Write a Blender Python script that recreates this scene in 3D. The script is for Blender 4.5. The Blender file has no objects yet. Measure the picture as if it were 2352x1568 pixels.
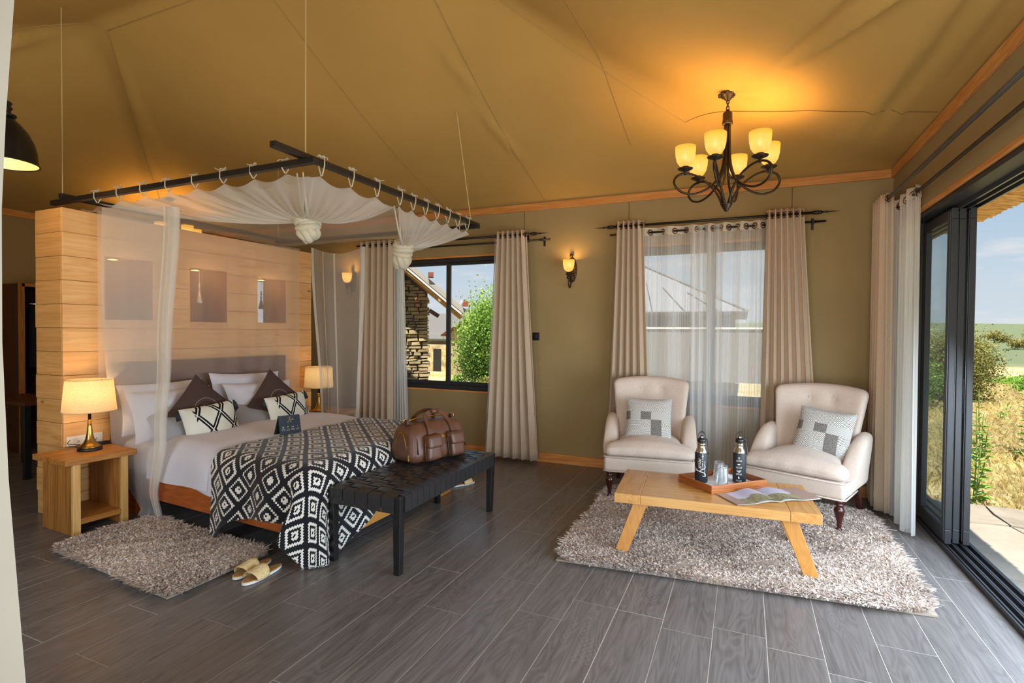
import bpy, bmesh, math, random
import numpy as np
from mathutils import Vector, Matrix, noise

random.seed(7)
RNG = np.random.default_rng(7)
SC = bpy.context.scene
COL = SC.collection
PI = math.pi

# ------------------------------------------------------------------ camera
def make_camera():
    yaw, pitch, roll = .41355, .01851, .00799
    cy, sy = math.cos(yaw), math.sin(yaw)
    r0 = Vector((cy, sy, 0)); f0 = Vector((-sy, cy, 0)); up0 = Vector((0, 0, 1))
    fw = f0*math.cos(pitch) - up0*math.sin(pitch)
    u = up0*math.cos(pitch) + f0*math.sin(pitch)
    rr = r0*math.cos(roll) + u*math.sin(roll)
    uu = u*math.cos(roll) - r0*math.sin(roll)
    cam = bpy.data.cameras.new('camera'); o = bpy.data.objects.new('camera', cam); COL.objects.link(o)
    cam.sensor_width = 36; cam.lens = 1220.7/2352*36; cam.clip_start = .02; cam.clip_end = 2000
    m = Matrix.Identity(4)
    for i in range(3):
        m[i][0], m[i][1], m[i][2] = rr[i], uu[i], -fw[i]
    m.translation = (0, 0, 1.5)
    o.matrix_world = m
    SC.camera = o
make_camera()

# ------------------------------------------------------------------ exposure, sky, sun
SC.view_settings.view_transform = 'Standard'
SC.view_settings.look = 'None'
SC.view_settings.gamma = 1
SC.view_settings.use_curve_mapping = False
SC.view_settings.exposure = 1.0
EXPO = 2.0

def make_world():
    w = bpy.data.worlds.new('sky'); SC.world = w; w.use_nodes = True
    nt = w.node_tree; nt.nodes.clear()
    N = lambda t: nt.nodes.new(t)
    out = N('ShaderNodeOutputWorld'); bg = N('ShaderNodeBackground')
    tc = N('ShaderNodeTexCoord'); sep = N('ShaderNodeSeparateXYZ')
    nt.links.new(tc.outputs['Generated'], sep.inputs[0])
    ramp = N('ShaderNodeValToRGB')
    e = ramp.color_ramp.elements
    e[0].position = .0; e[0].color = (.80, .88, .94, 1)
    e[1].position = 1.0; e[1].color = (.20, .40, .72, 1)
    for p, c in ((.08, (.70, .82, .93, 1)), (.22, (.45, .66, .88, 1)), (.5, (.30, .52, .82, 1))):
        k = e.new(p); k.color = c
    nt.links.new(sep.outputs['Z'], ramp.inputs[0])
    # clouds: noise on a plane above
    div = N('ShaderNodeVectorMath'); div.operation = 'DIVIDE'
    addz = N('ShaderNodeMath'); addz.operation = 'ADD'; addz.inputs[1].default_value = .12
    nt.links.new(sep.outputs['Z'], addz.inputs[0])
    comb = N('ShaderNodeCombineXYZ')
    for i in range(3): nt.links.new(addz.outputs[0], comb.inputs[i])
    nt.links.new(tc.outputs['Generated'], div.inputs[0]); nt.links.new(comb.outputs[0], div.inputs[1])
    no = N('ShaderNodeTexNoise'); no.inputs['Scale'].default_value = 1.6; no.inputs['Detail'].default_value = 7
    no.inputs['Roughness'].default_value = .6
    nt.links.new(div.outputs[0], no.inputs['Vector'])
    cr = N('ShaderNodeValToRGB'); cr.color_ramp.elements[0].position = .52; cr.color_ramp.elements[1].position = .72
    nt.links.new(no.outputs['Fac'], cr.inputs[0])
    mix = N('ShaderNodeMix'); mix.data_type = 'RGBA'
    nt.links.new(cr.outputs[0], mix.inputs['Factor']); nt.links.new(ramp.outputs[0], mix.inputs[6])
    mix.inputs[7].default_value = (.92, .94, .96, 1)
    nt.links.new(mix.outputs[2], bg.inputs[0]); bg.inputs[1].default_value = .42
    nt.links.new(bg.outputs[0], out.inputs[0])
make_world()

def make_sun():
    l = bpy.data.lights.new('sun', 'SUN'); l.energy = 5.0; l.angle = .009; l.color = (1, .93, .80)
    o = bpy.data.objects.new('sun', l); COL.objects.link(o)
    o.rotation_euler = Vector((-.10, .50, -1.0)).to_track_quat('-Z', 'Y').to_euler()
    o.location = (3, -8, 14)
make_sun()

def make_front_fill():
    # added fill light in the open front bay behind the camera
    l = bpy.data.lights.new('front_fill', 'AREA'); l.shape = 'RECTANGLE'; l.size = 4.4; l.size_y = 2.4; l.energy = 76; l.color = (.95, .97, 1)
    o = bpy.data.objects.new('front_fill', l); COL.objects.link(o); o.location = (-1.0, -.75, 1.35)
    o.rotation_euler = Vector((0, 1, .12)).to_track_quat('-Z', 'Y').to_euler()
make_front_fill()
def make_door_fill():
    # added bluish fill under the door's eave, standing in for sky light
    l = bpy.data.lights.new('door_fill', 'AREA'); l.shape = 'RECTANGLE'; l.size = 3.3; l.size_y = 1.3; l.energy = 84; l.color = (.72, .86, 1)
    o = bpy.data.objects.new('door_fill', l); COL.objects.link(o); o.location = (1.74, 2.6, .95)
    o.rotation_euler = Vector((-1, 0, -.75)).to_track_quat('-Z', 'Y').to_euler()
make_door_fill()

# ------------------------------------------------------------------ materials
def srgb(r, g, b):
    f = lambda c: ((c/255+.055)/1.055)**2.4 if c > 10 else c/255/12.92
    return (f(r), f(g), f(b), 1)

class NT:
    def __init__(s, name):
        s.m = bpy.data.materials.new(name); s.m.use_nodes = True
        s.t = s.m.node_tree; s.t.nodes.clear()
        s.out = s.n('ShaderNodeOutputMaterial')
    def n(s, t, **k):
        x = s.t.nodes.new(t)
        for a, b in k.items(): setattr(x, a, b)
        return x
    def l(s, a, b): s.t.links.new(a, b)
    def setin(s, sock, v):
        if isinstance(v, bpy.types.NodeSocket): s.l(v, sock)
        else: sock.default_value = v
    def math(s, op, a, b=0.0, c=None):
        x = s.n('ShaderNodeMath', operation=op)
        s.setin(x.inputs[0], a); s.setin(x.inputs[1], b)
        if c is not None: s.setin(x.inputs[2], c)
        return x.outputs[0]
    def mix(s, f, a, b, mode='MIX'):
        x = s.n('ShaderNodeMix', data_type='RGBA', blend_type=mode)
        s.setin(x.inputs['Factor'], f); s.setin(x.inputs[6], a); s.setin(x.inputs[7], b)
        return x.outputs[2]
    def ramp(s, f, stops, const=False):
        x = s.n('ShaderNodeValToRGB')
        if const: x.color_ramp.interpolation = 'CONSTANT'
        e = x.color_ramp.elements
        e[0].position, e[0].color = stops[0]
        e[1].position, e[1].color = stops[-1]
        for p, c in stops[1:-1]:
            k = e.new(p); k.color = c
        s.l(f, x.inputs[0]); return x.outputs[0]
    def coord(s, kind='Object', scale=(1, 1, 1), jitter=0, rot=(0, 0, 0)):
        tc = s.n('ShaderNodeTexCoord'); v = tc.outputs[kind]
        if jitter:
            oi = s.n('ShaderNodeObjectInfo'); vm = s.n('ShaderNodeVectorMath', operation='SCALE')
            vm.inputs[0].default_value = (1, .7, .37); s.setin(vm.inputs[3], s.math('MULTIPLY', oi.outputs['Random'], jitter))
            va = s.n('ShaderNodeVectorMath', operation='ADD'); s.l(v, va.inputs[0]); s.l(vm.outputs[0], va.inputs[1]); v = va.outputs[0]
        mp = s.n('ShaderNodeMapping'); mp.inputs['Scale'].default_value = scale; mp.inputs['Rotation'].default_value = rot
        s.l(v, mp.inputs[0]); return mp.outputs[0]
    def noise(s, v, scale, detail=3, rough=.5, dist=0):
        x = s.n('ShaderNodeTexNoise'); x.inputs['Scale'].default_value = scale; x.inputs['Detail'].default_value = detail
        x.inputs['Roughness'].default_value = rough; x.inputs['Distortion'].default_value = dist
        s.l(v, x.inputs['Vector']); return x.outputs['Fac']
    def bump(s, h, strength=.2, dist=.01):
        x = s.n('ShaderNodeBump'); x.inputs['Strength'].default_value = strength; x.inputs['Distance'].default_value = dist
        s.l(h, x.inputs['Height']); return x.outputs[0]
    def pbsdf(s, col, rough=.5, metal=0, normal=None, spec=.5, **k):
        x = s.n('ShaderNodeBsdfPrincipled')
        s.setin(x.inputs['Base Color'], col); s.setin(x.inputs['Roughness'], rough); x.inputs['Metallic'].default_value = metal
        x.inputs['Specular IOR Level'].default_value = spec
        if normal is not None: s.l(normal, x.inputs['Normal'])
        for a, b in k.items(): x.inputs[a].default_value = b
        return x.outputs[0]
    def done(s, sh):
        s.l(sh, s.out.inputs[0]); return s.m

def plain(name, col, rough=.5, metal=0, spec=.5, nscale=0, namt=.1, bump=0, bscale=200, **k):
    t = NT(name); v = t.coord('Object')
    c = col
    if nscale:
        f = t.noise(v, nscale, 4)
        d = tuple(x*(1-namt) for x in col[:3])+(1,); u = tuple(min(1, x*(1+namt)) for x in col[:3])+(1,)
        c = t.ramp(f, [(.3, d), (.7, u)])
    nb = t.bump(t.noise(v, bscale, 2), bump, .002) if bump else None
    return t.done(t.pbsdf(c, rough, metal, nb, spec, **k))

def wood(name, dark, light, axis='Y', rough=.45, knots=.0, grain=1.0, jit=17.0, warm=None, spec=.4, knotcol=None):
    t = NT(name)
    hi, lo = 26*grain, 1.6*grain
    sc = {'X': (lo, hi, hi), 'Y': (hi, lo, hi), 'Z': (hi, hi, lo)}[axis]
    v = t.coord('Object', sc, jit)
    g1 = t.noise(v, 1.0, 5, .62, .8)
    v2 = t.coord('Object', tuple(x*.22 for x in sc), jit)
    g2 = t.noise(v2, 1.3, 2, .5, 1.5)
    w = t.math('FRACT', t.math('MULTIPLY', g2, 9.0))
    w = t.math('ABSOLUTE', t.math('SUBTRACT', w, .5))
    f = t.math('ADD', t.math('MULTIPLY', g1, .75), t.math('MULTIPLY', w, .45))
    c = t.ramp(f, [(.28, dark), (.75, light)])
    oi = t.n('ShaderNodeObjectInfo')
    c = t.mix(t.math('MULTIPLY', oi.outputs['Random'], .35), c, warm or tuple(x*.75 for x in dark[:3])+(1,))
    if knots:
        ks = {'X': (4, 9, 9), 'Y': (9, 4, 9), 'Z': (9, 9, 4)}[axis]
        vk = t.coord('Object', ks, jit)
        vo = t.n('ShaderNodeTexVoronoi'); vo.inputs['Scale'].default_value = 1.0; t.l(vk, vo.inputs['Vector'])
        k = t.ramp(vo.outputs['Distance'], [(.0, (1, 1, 1, 1)), (.06, (.8, .8, .8, 1)), (.085, (.35, .35, .35, 1)), (.15, (0, 0, 0, 1))])
        sel = t.n('ShaderNodeSeparateColor'); t.l(vo.outputs['Color'], sel.inputs[0])
        k = t.math('MULTIPLY', k, t.math('GREATER_THAN', sel.outputs[0], 1-knots))
        c = t.mix(k, c, knotcol or tuple(x*.35 for x in dark[:3])+(1,))
    return t.done(t.pbsdf(c, rough, 0, t.bump(g1, .12, .003), spec))

def cloth(name, col, rough=.9, weave=700, amt=.12, bump=.25, sheen=.2, translucent=0, var=3, axis=None):
    t = NT(name); v = t.coord('Object')
    a = t.noise(t.coord('Object', (weave, weave, weave*.15)), 1, 2)
    b = t.noise(t.coord('Object', (weave*.15, weave*.15, weave)), 1, 2)
    f = t.math('MULTIPLY', t.math('ADD', a, b), .5)
    lo = tuple(x*(1-amt*1.6) for x in col[:3])+(1,); hi = tuple(min(1, x*(1+amt*1.6)) for x in col[:3])+(1,)
    c = t.ramp(f, [(.35, lo), (.65, hi)])
    big = t.noise(v, var, 3)
    c = t.mix(t.math('MULTIPLY', big, .25), c, tuple(x*.8 for x in col[:3])+(1,))
    p = t.pbsdf(c, rough, 0, t.bump(f, bump, .002), .2, **{'Sheen Weight': sheen})
    if translucent:
        tr = t.n('ShaderNodeBsdfTranslucent'); t.setin(tr.inputs[0], c)
        mx = t.n('ShaderNodeMixShader'); mx.inputs[0].default_value = translucent
        t.l(p, mx.inputs[1]); t.l(tr.outputs[0], mx.inputs[2]); p = mx.outputs[0]
    return t.done(p)

def sheer(name, col, opacity, streak=None, trans=.5):
    """thin net: part of the light goes straight through, the threads scatter the rest"""
    t = NT(name)
    df = t.n('ShaderNodeBsdfDiffuse'); df.inputs[0].default_value = col
    tl = t.n('ShaderNodeBsdfTranslucent'); tl.inputs[0].default_value = col
    m1 = t.n('ShaderNodeMixShader'); m1.inputs[0].default_value = trans
    t.l(df.outputs[0], m1.inputs[1]); t.l(tl.outputs[0], m1.inputs[2])
    tp = t.n('ShaderNodeBsdfTransparent')
    m2 = t.n('ShaderNodeMixShader'); t.l(tp.outputs[0], m2.inputs[1]); t.l(m1.outputs[0], m2.inputs[2])
    if streak:
        v = t.coord('UV', (streak, 1.2, 1))
        f = t.noise(v, 1, 3, .6)
        g = t.math('FRACT', t.math('MULTIPLY', t.n('ShaderNodeSeparateXYZ').outputs[0], 1))
        o = t.ramp(f, [(.30, (opacity*.55,)*3+(1,)), (.52, (opacity,)*3+(1,)), (.66, (min(1, opacity*1.5),)*3+(1,))])
        t.setin(m2.inputs[0], o)
    else:
        m2.inputs[0].default_value = opacity
    return t.done(m2.outputs[0])

def glass_mat(name, tint=(1, 1, 1, 1), refl=1.0, veil=0, k=.45):
    """architectural pane: Fresnel mix of straight-through and mirror"""
    t = NT(name)
    tp = t.n('ShaderNodeBsdfTransparent'); tp.inputs[0].default_value = tint
    gl = t.n('ShaderNodeBsdfGlossy'); gl.inputs['Roughness'].default_value = .0; gl.inputs[0].default_value = (refl, refl, refl, 1)
    fr = t.n('ShaderNodeFresnel'); fr.inputs[0].default_value = 1.45
    m = t.n('ShaderNodeMixShader'); t.l(t.math('MULTIPLY', fr.outputs[0], k), m.inputs[0]); t.l(tp.outputs[0], m.inputs[1]); t.l(gl.outputs[0], m.inputs[2])
    sh = m.outputs[0]
    if veil:
        d = t.n('ShaderNodeBsdfDiffuse'); d.inputs[0].default_value = (.75, .8, .82, 1)
        m2 = t.n('ShaderNodeMixShader'); m2.inputs[0].default_value = veil
        t.l(sh, m2.inputs[1]); t.l(d.outputs[0], m2.inputs[2]); sh = m2.outputs[0]
    return t.done(sh)

M = {}
M['wall'] = plain('olive_canvas_wall', srgb(152, 131, 90), .85, nscale=1.3, namt=.08, bump=.15, bscale=400, spec=.2)
M['ceil'] = plain('tan_canvas', srgb(184, 147, 82), .85, nscale=.9, namt=.07, bump=.12, bscale=400, spec=.15)
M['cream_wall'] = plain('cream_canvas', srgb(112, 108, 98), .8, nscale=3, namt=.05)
M['trim'] = wood('orange_pine', srgb(190, 120, 54), srgb(226, 162, 90), 'X', .5, .10)
M['trim_y'] = wood('orange_pine_depth', srgb(190, 120, 54), srgb(226, 162, 90), 'Y', .5, .10)
M['pine'] = wood('knotty_pine', srgb(224, 164, 98), srgb(246, 200, 138), 'Y', .5, .30, .8, knotcol=srgb(104, 58, 26))
M['pine_end'] = wood('knotty_pine_end', srgb(204, 148, 84), srgb(234, 182, 116), 'X', .5, .30, .8, knotcol=srgb(104, 58, 26))
M['groove'] = plain('groove', srgb(92, 60, 30), .8)
M['teak_dark'] = wood('headboard_wood', srgb(84, 50, 32), srgb(124, 78, 50), 'Y', .5)
M['bed_side'] = wood('bed_rail_wood', srgb(150, 74, 26), srgb(196, 108, 46), 'X', .4)
M['bed_foot'] = wood('bed_foot_wood', srgb(176, 112, 46), srgb(224, 170, 92), 'Y', .45, .5, .5, knotcol=srgb(50, 32, 20))
M['bark'] = wood('spalted_wood', srgb(60, 40, 24), srgb(222, 178, 104), 'Y', .5, 0, 1.2)
M['night'] = wood('nightstand_wood', srgb(150, 92, 34), srgb(214, 152, 76), 'Y', .42)
M['night_z'] = wood('nightstand_wood_upright', srgb(140, 84, 32), srgb(212, 150, 76), 'Z', .42)
M['night_pale'] = wood('nightstand_sapwood', srgb(196, 148, 82), srgb(232, 190, 122), 'Z', .42)
M['table'] = wood('table_wood', srgb(192, 138, 74), srgb(222, 174, 108), 'X', .24)
M['table_y'] = wood('table_wood_cross', srgb(188, 132, 68), srgb(220, 170, 104), 'Y', .24)
M['table_z'] = wood('table_leg_wood', srgb(186, 124, 54), srgb(214, 156, 82), 'Z', .35)
M['tray'] = wood('tray_wood', srgb(122, 64, 26), srgb(190, 116, 58), 'X', .35)
M['tray_y'] = wood('tray_wood_side', srgb(122, 64, 26), srgb(176, 104, 50), 'Y', .35)
M['wardrobe'] = wood('red_brown_wood', srgb(70, 34, 18), srgb(104, 54, 30), 'Z', .45)
M['mahog'] = plain('dark_mahogany', srgb(62, 22, 18), .18, nscale=9, namt=.25, spec=.6)
M['black_metal'] = plain('black_metal', srgb(34, 31, 29), .38, .3, nscale=30, namt=.2)
M['bronze'] = plain('dark_bronze', srgb(58, 44, 32), .36, .6, nscale=40, namt=.25)
M['eyelet'] = plain('antique_brass', srgb(128, 92, 56), .35, .7)
M['alu'] = plain('black_aluminium', srgb(38, 39, 42), .45, .1)
M['alu_lit'] = plain('lit_black_aluminium', srgb(84, 86, 90), .28, .55)  # paler copy of the black aluminium, with light on it put into the colour
M['brass'] = plain('brushed_brass', srgb(196, 152, 76), .25, 1.0)
M['gold'] = plain('gold_metal', srgb(226, 176, 84), .2, 1.0)
M['steel'] = plain('brushed_steel', srgb(200, 196, 186), .22, 1.0)
M['black_plastic'] = plain('black_plastic', srgb(22, 22, 24), .4)
M['black_matte'] = plain('black_rubber_paint', srgb(28, 32, 38), .55)
M['white_print'] = plain('white_print', srgb(232, 230, 224), .6)
M['gold_print'] = plain('gold_print', srgb(206, 186, 140), .5)
M['white_plastic'] = plain('white_plastic', srgb(226, 222, 212), .35)
M['leather_black'] = plain('black_leather', srgb(44, 43, 44), .30, nscale=40, namt=.2, bump=.3, bscale=160)
M['black_wood'] = plain('black_lacquered_wood', srgb(26, 24, 24), .4, nscale=20, namt=.3)
M['leather_brown'] = plain('brown_leather', srgb(98, 64, 46), .38, nscale=14, namt=.2, bump=.35, bscale=120)
M['leather_brown_dk'] = plain('brown_leather_dark', srgb(72, 45, 32), .4, nscale=14, namt=.2, bump=.3, bscale=120)
M['linen'] = cloth('beige_linen', srgb(206, 184, 158), translucent=.12)
M['upholstery'] = cloth('oatmeal_upholstery', srgb(206, 190, 176), weave=500, amt=.10)
M['bed_white'] = cloth('white_cotton', srgb(212, 210, 219), weave=900, amt=.02, bump=.08)
M['bed_grey'] = cloth('grey_cotton', srgb(160, 162, 168), weave=900, amt=.04, bump=.08)
M['net'] = sheer('mosquito_net', (.86, .84, .80, 1), .34)
M['net_thin'] = sheer('mosquito_net_single', (.90, .82, .75, 1), .34)
M['net_near'] = sheer('mosquito_net_folded', (.92, .90, .88, 1), .44)
M['net_top'] = sheer('mosquito_net_double', (.86, .82, .74, 1), .62)
M['net_knot'] = cloth('net_bundle', srgb(226, 216, 192), weave=400, amt=.05, bump=.3, translucent=.3)
M['sheer'] = sheer('sheer_curtain', (.88, .88, .86, 1), .54, streak=70)
M['sheer_band'] = cloth('sheer_heading', srgb(222, 210, 190), translucent=.35)
M['sheer_thick'] = sheer('sheer_gathered', (.88, .88, .85, 1), .80, streak=60)
M['glass'] = glass_mat('window_glass')
M['glass_door'] = glass_mat('door_glass', (.93, .95, .95, 1), 1.0, .03, .10)
M['napkin'] = cloth('white_napkin', srgb(226, 228, 236), weave=600, amt=.03)
M['rope'] = plain('pale_cord', srgb(196, 170, 120), .8)
M['seam'] = plain('seam_canvas', srgb(170, 136, 78), .9)
M['seam_dark'] = plain('dark_seam_thread', srgb(110, 84, 44), .9)  # darker thread for the thin dark seams
M['slip_sole'] = plain('white_foam', srgb(226, 228, 232), .6)
M['slip_straw'] = plain('straw_fabric', srgb(222, 196, 140), .85, nscale=120, namt=.15, bump=.3, bscale=500)
M['slip_in'] = plain('insole_fabric', srgb(176, 136, 84), .9, nscale=90, namt=.15)
M['robe_black'] = plain('black_cloth', srgb(16, 14, 16), .9)
M['robe_white'] = plain('white_robe', srgb(180, 166, 146), .9, nscale=12, namt=.15)

def lamp_glass(name, core, rim, strength, z0, h):
    """lit glass cup: gives off light, strongest at the height of the bulb"""
    t = NT(name); tc = t.n('ShaderNodeTexCoord'); sp = t.n('ShaderNodeSeparateXYZ'); t.l(tc.outputs['Object'], sp.inputs[0])
    f = t.math('DIVIDE', t.math('ABSOLUTE', t.math('SUBTRACT', sp.outputs[2], z0)), h)
    c = t.ramp(f, [(0, core), (.45, tuple(a*.6+b*.4 for a, b in zip(core, rim))), (1, rim)])
    em = t.n('ShaderNodeEmission'); t.setin(em.inputs[0], c); em.inputs[1].default_value = strength
    tl = t.n('ShaderNodeBsdfTranslucent'); tl.inputs[0].default_value = (1, .72, .22, 1)
    gl = t.n('ShaderNodeBsdfGlossy'); gl.inputs[0].default_value = (.06, .05, .04, 1); gl.inputs['Roughness'].default_value = .3
    a = t.n('ShaderNodeAddShader'); t.l(em.outputs[0], a.inputs[0]); t.l(gl.outputs[0], a.inputs[1])
    b = t.n('ShaderNodeMixShader'); b.inputs[0].default_value = .12; t.l(a.outputs[0], b.inputs[1]); t.l(tl.outputs[0], b.inputs[2])
    return t.done(b.outputs[0])
M['cup'] = lamp_glass('amber_glass_lit', (1, .62, .16, 1), (.80, .36, .02, 1), 1.0/EXPO*1.15, .055, .11)
M['bulb'] = None
def emit(name, col, s):
    t = NT(name); em = t.n('ShaderNodeEmission'); em.inputs[0].default_value = col; em.inputs[1].default_value = s
    return t.done(em.outputs[0])
M['bulb'] = emit('lit_bulb', (1, .78, .42, 1), 8)
M['spot_lens'] = emit('lit_downlight', (1, .66, .22, 1), 2.2)
def lampshade():
    t = NT('lit_linen_shade'); v = t.coord('Object', (500, 500, 60)); f = t.noise(v, 1, 2)
    c = t.ramp(f, [(.35, srgb(222, 200, 160)), (.65, srgb(242, 226, 190))])
    d = t.n('ShaderNodeBsdfDiffuse'); t.setin(d.inputs[0], c)
    tl = t.n('ShaderNodeBsdfTranslucent'); t.setin(tl.inputs[0], c)
    m = t.n('ShaderNodeMixShader'); m.inputs[0].default_value = .55; t.l(d.outputs[0], m.inputs[1]); t.l(tl.outputs[0], m.inputs[2])
    return t.done(m.outputs[0])
M['shade'] = lampshade()
# ------------------------------------------------------------------ mesh builder
class MB:
    def __init__(s): s.v = []; s.f = []; s.uv = {}; s.mi = []
    def add(s, vs, fs, uvs=None):
        o = len(s.v); s.v += [tuple(p) for p in vs]
        for k, f in enumerate(fs):
            s.f.append([o+i for i in f])
            if uvs is not None: s.uv[len(s.f)-1] = [uvs[i] for i in f]
        return s
    def box(s, x0, x1, y0, y1, z0, z1, mat=None):
        vs = [(x, y, z) for z in (z0, z1) for y in (y0, y1) for x in (x0, x1)]
        if mat is not None: vs = [mat @ Vector(p) for p in vs]
        return s.add(vs, [(0, 2, 3, 1), (4, 5, 7, 6), (0, 1, 5, 4), (2, 6, 7, 3), (0, 4, 6, 2), (1, 3, 7, 5)])
    def beam(s, p, q, w, h, up=(0, 0, 1), w2=None, h2=None):
        """tapering square bar from p to q"""
        p, q = Vector(p), Vector(q); d = (q-p).normalized(); up = Vector(up)
        if abs(d.dot(up)) > .98: up = Vector((0, 1, 0))
        a = d.cross(up).normalized(); b = a.cross(d).normalized()
        w2 = w if w2 is None else w2; h2 = h if h2 is None else h2
        vs = [p+a*i*w/2+b*j*h/2 for i, j in ((-1, -1), (1, -1), (1, 1), (-1, 1))] + [q+a*i*w2/2+b*j*h2/2 for i, j in ((-1, -1), (1, -1), (1, 1), (-1, 1))]
        return s.add(vs, [(3, 2, 1, 0), (4, 5, 6, 7), (0, 1, 5, 4), (1, 2, 6, 5), (2, 3, 7, 6), (3, 0, 4, 7)])
    def tube(s, pts, r, n=10, close=False, caps=True):
        pts = [Vector(p) for p in pts]; m = len(pts)
        rs = r if isinstance(r, (list, tuple)) else [r]*m
        ring = []; prev = None
        for i, p in enumerate(pts):
            a = pts[(i-1) % m] if (i > 0 or close) else p
            b = pts[(i+1) % m] if (i < m-1 or close) else p
            d = (b-a); d = d.normalized() if d.length > 1e-9 else Vector((0, 0, 1))
            if prev is None:
                u = Vector((0, 0, 1)) if abs(d.z) < .9 else Vector((1, 0, 0))
                x = d.cross(u).normalized()
            else:
                x = (prev - d*prev.dot(d)); x = x.normalized() if x.length > 1e-6 else d.orthogonal().normalized()
            prev = x; y = d.cross(x)
            ring.append([p+(x*math.cos(2*PI*k/n)+y*math.sin(2*PI*k/n))*rs[i] for k in range(n)])
        vs = [v for g in ring for v in g]; fs = []
        for i in range(m if close else m-1):
            j = (i+1) % m
            for k in range(n):
                fs.append((i*n+k, i*n+(k+1) % n, j*n+(k+1) % n, j*n+k))
        if caps and not close:
            fs.append(tuple(range(n-1, -1, -1))); fs.append(tuple((m-1)*n+k for k in range(n)))
        return s.add(vs, fs)
    def lathe(s, prof, n=24, c=(0, 0, 0), mat=None, cap=True):
        vs = []; fs = []; m = len(prof)
        for r, z in prof:
            for k in range(n):
                a = 2*PI*k/n; vs.append(Vector((r*math.cos(a), r*math.sin(a), z)))
        for i in range(m-1):
            for k in range(n):
                fs.append((i*n+k, i*n+(k+1) % n, (i+1)*n+(k+1) % n, (i+1)*n+k))
        if cap:
            if prof[0][0] > 1e-6: fs.append(tuple(range(n-1, -1, -1)))
            if prof[-1][0] > 1e-6: fs.append(tuple((m-1)*n+k for k in range(n)))
        if mat is not None: vs = [mat @ v for v in vs]
        c = Vector(c); return s.add([v+c for v in vs], fs)
    def grid(s, fn, nu, nv, uvfn=None, flip=False, wrap=False):
        vs = []; uvs = []
        for j in range(nv+1):
            for i in range(nu+1):
                u, v = i/nu, j/nv
                vs.append(Vector(fn(u, v))); uvs.append(uvfn(u, v) if uvfn else (u, v))
        fs = []
        for j in range(nv):
            for i in range(nu):
                a = j*(nu+1)+i; q = (a, a+1, a+nu+2, a+nu+1)
                fs.append(q[::-1] if flip else q)
        return s.add(vs, fs, uvs)
    def prism(s, outline, z0, z1, mat=None):
        n = len(outline)
        vs = [Vector((x, y, z0)) for x, y in outline]+[Vector((x, y, z1)) for x, y in outline]
        if mat is not None: vs = [mat @ v for v in vs]
        fs = [tuple(range(n-1, -1, -1)), tuple(range(n, 2*n))]+[(k, (k+1) % n, n+(k+1) % n, n+k) for k in range(n)]
        return s.add(vs, fs)
    def rbox(s, sx, sy, sz, r, n=8, fn=None, c=(0, 0, 0), seg=None):
        """box of full size sx,sy,sz with round edges, subdivided so that fn(p) may bend it; r may be a triple"""
        seg = seg or (n, n, n); h = (sx/2, sy/2, sz/2); c = Vector(c)
        rr = min(r, *h)
        idx = {}; vs = []; fs = []; uvs = []
        def ax(i, k):
            m = seg[k]; e = 3 if rr > 0 else 0
            return None
        def lin(k):
            # denser samples in the rounded rims
            m = seg[k]; e = 4; out = [-h[k]+rr*(1-math.cos(PI/2*i/e)) for i in range(e)]
            out += [-(h[k]-rr)+2*(h[k]-rr)*i/m for i in range(m+1)]
            out += [h[k]-rr*(1-math.cos(PI/2*i/e)) for i in range(e-1, -1, -1)]
            res = []
            for x in out:
                if not res or abs(x-res[-1]) > 1e-6: res.append(x)
            return res
        L = [lin(0), lin(1), lin(2)]
        def vert(p):
            key = tuple(round(x, 6) for x in p)
            if key in idx: return idx[key]
            q = Vector(p); k = Vector([max(-(h[i]-rr), min(h[i]-rr, q[i])) for i in range(3)])
            d = q-k
            if d.length > 1e-9: q = k+d.normalized()*rr
            if fn: q = Vector(fn(q))
            idx[key] = len(vs); vs.append(q+c); uvs.append((p[0], p[1])); return idx[key]
        for a in range(3):
            b, d = (a+1) % 3, (a+2) % 3
            for sgn in (-1, 1):
                for i in range(len(L[b])-1):
                    for j in range(len(L[d])-1):
                        q = []
                        for bi, dj in ((i, j), (i+1, j), (i+1, j+1), (i, j+1)):
                            p = [0, 0, 0]; p[a] = sgn*h[a]; p[b] = L[b][bi]; p[d] = L[d][dj]; q.append(vert(p))
                        if sgn < 0: q = q[::-1]
                        if len(set(q)) >= 3:
                            qq = []
                            for t in q:
                                if t not in qq: qq.append(t)
                            fs.append(tuple(qq))
        return s.add(vs, fs, uvs)
    def xf(s, mat):
        s.v = [tuple(mat @ Vector(p)) for p in s.v]; return s
    def mesh(s, name, mats, smooth=False):
        me = bpy.data.meshes.new(name); me.from_pydata(s.v, [], s.f)
        if s.uv:
            L = me.uv_layers.new(name='UVMap'); data = np.zeros((len(me.loops), 2), np.float32)
            for p in me.polygons:
                if p.index in s.uv:
                    for k, li in enumerate(p.loop_indices): data[li] = s.uv[p.index][k]
            L.data.foreach_set('uv', data.ravel())
        for m in (mats if isinstance(mats, (list, tuple)) else [mats]): me.materials.append(m)
        if smooth: me.polygons.foreach_set('use_smooth', [True]*len(me.polygons))
        me.update(); return me
    def build(s, name, mat, parent=None, smooth=False, bevel=0, loc=None, rot=None, **props):
        me = s.mesh(name, mat, smooth); o = bpy.data.objects.new(name, me); COL.objects.link(o)
        if parent: o.parent = parent
        if loc is not None: o.location = loc
        if rot is not None: o.rotation_euler = rot
        if bevel:
            b = o.modifiers.new('bevel', 'BEVEL'); b.width = bevel; b.segments = 2; b.limit_method = 'ANGLE'; b.angle_limit = .6
            b.harden_normals = False
        for k, v in props.items(): o[k] = v
        return o

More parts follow.
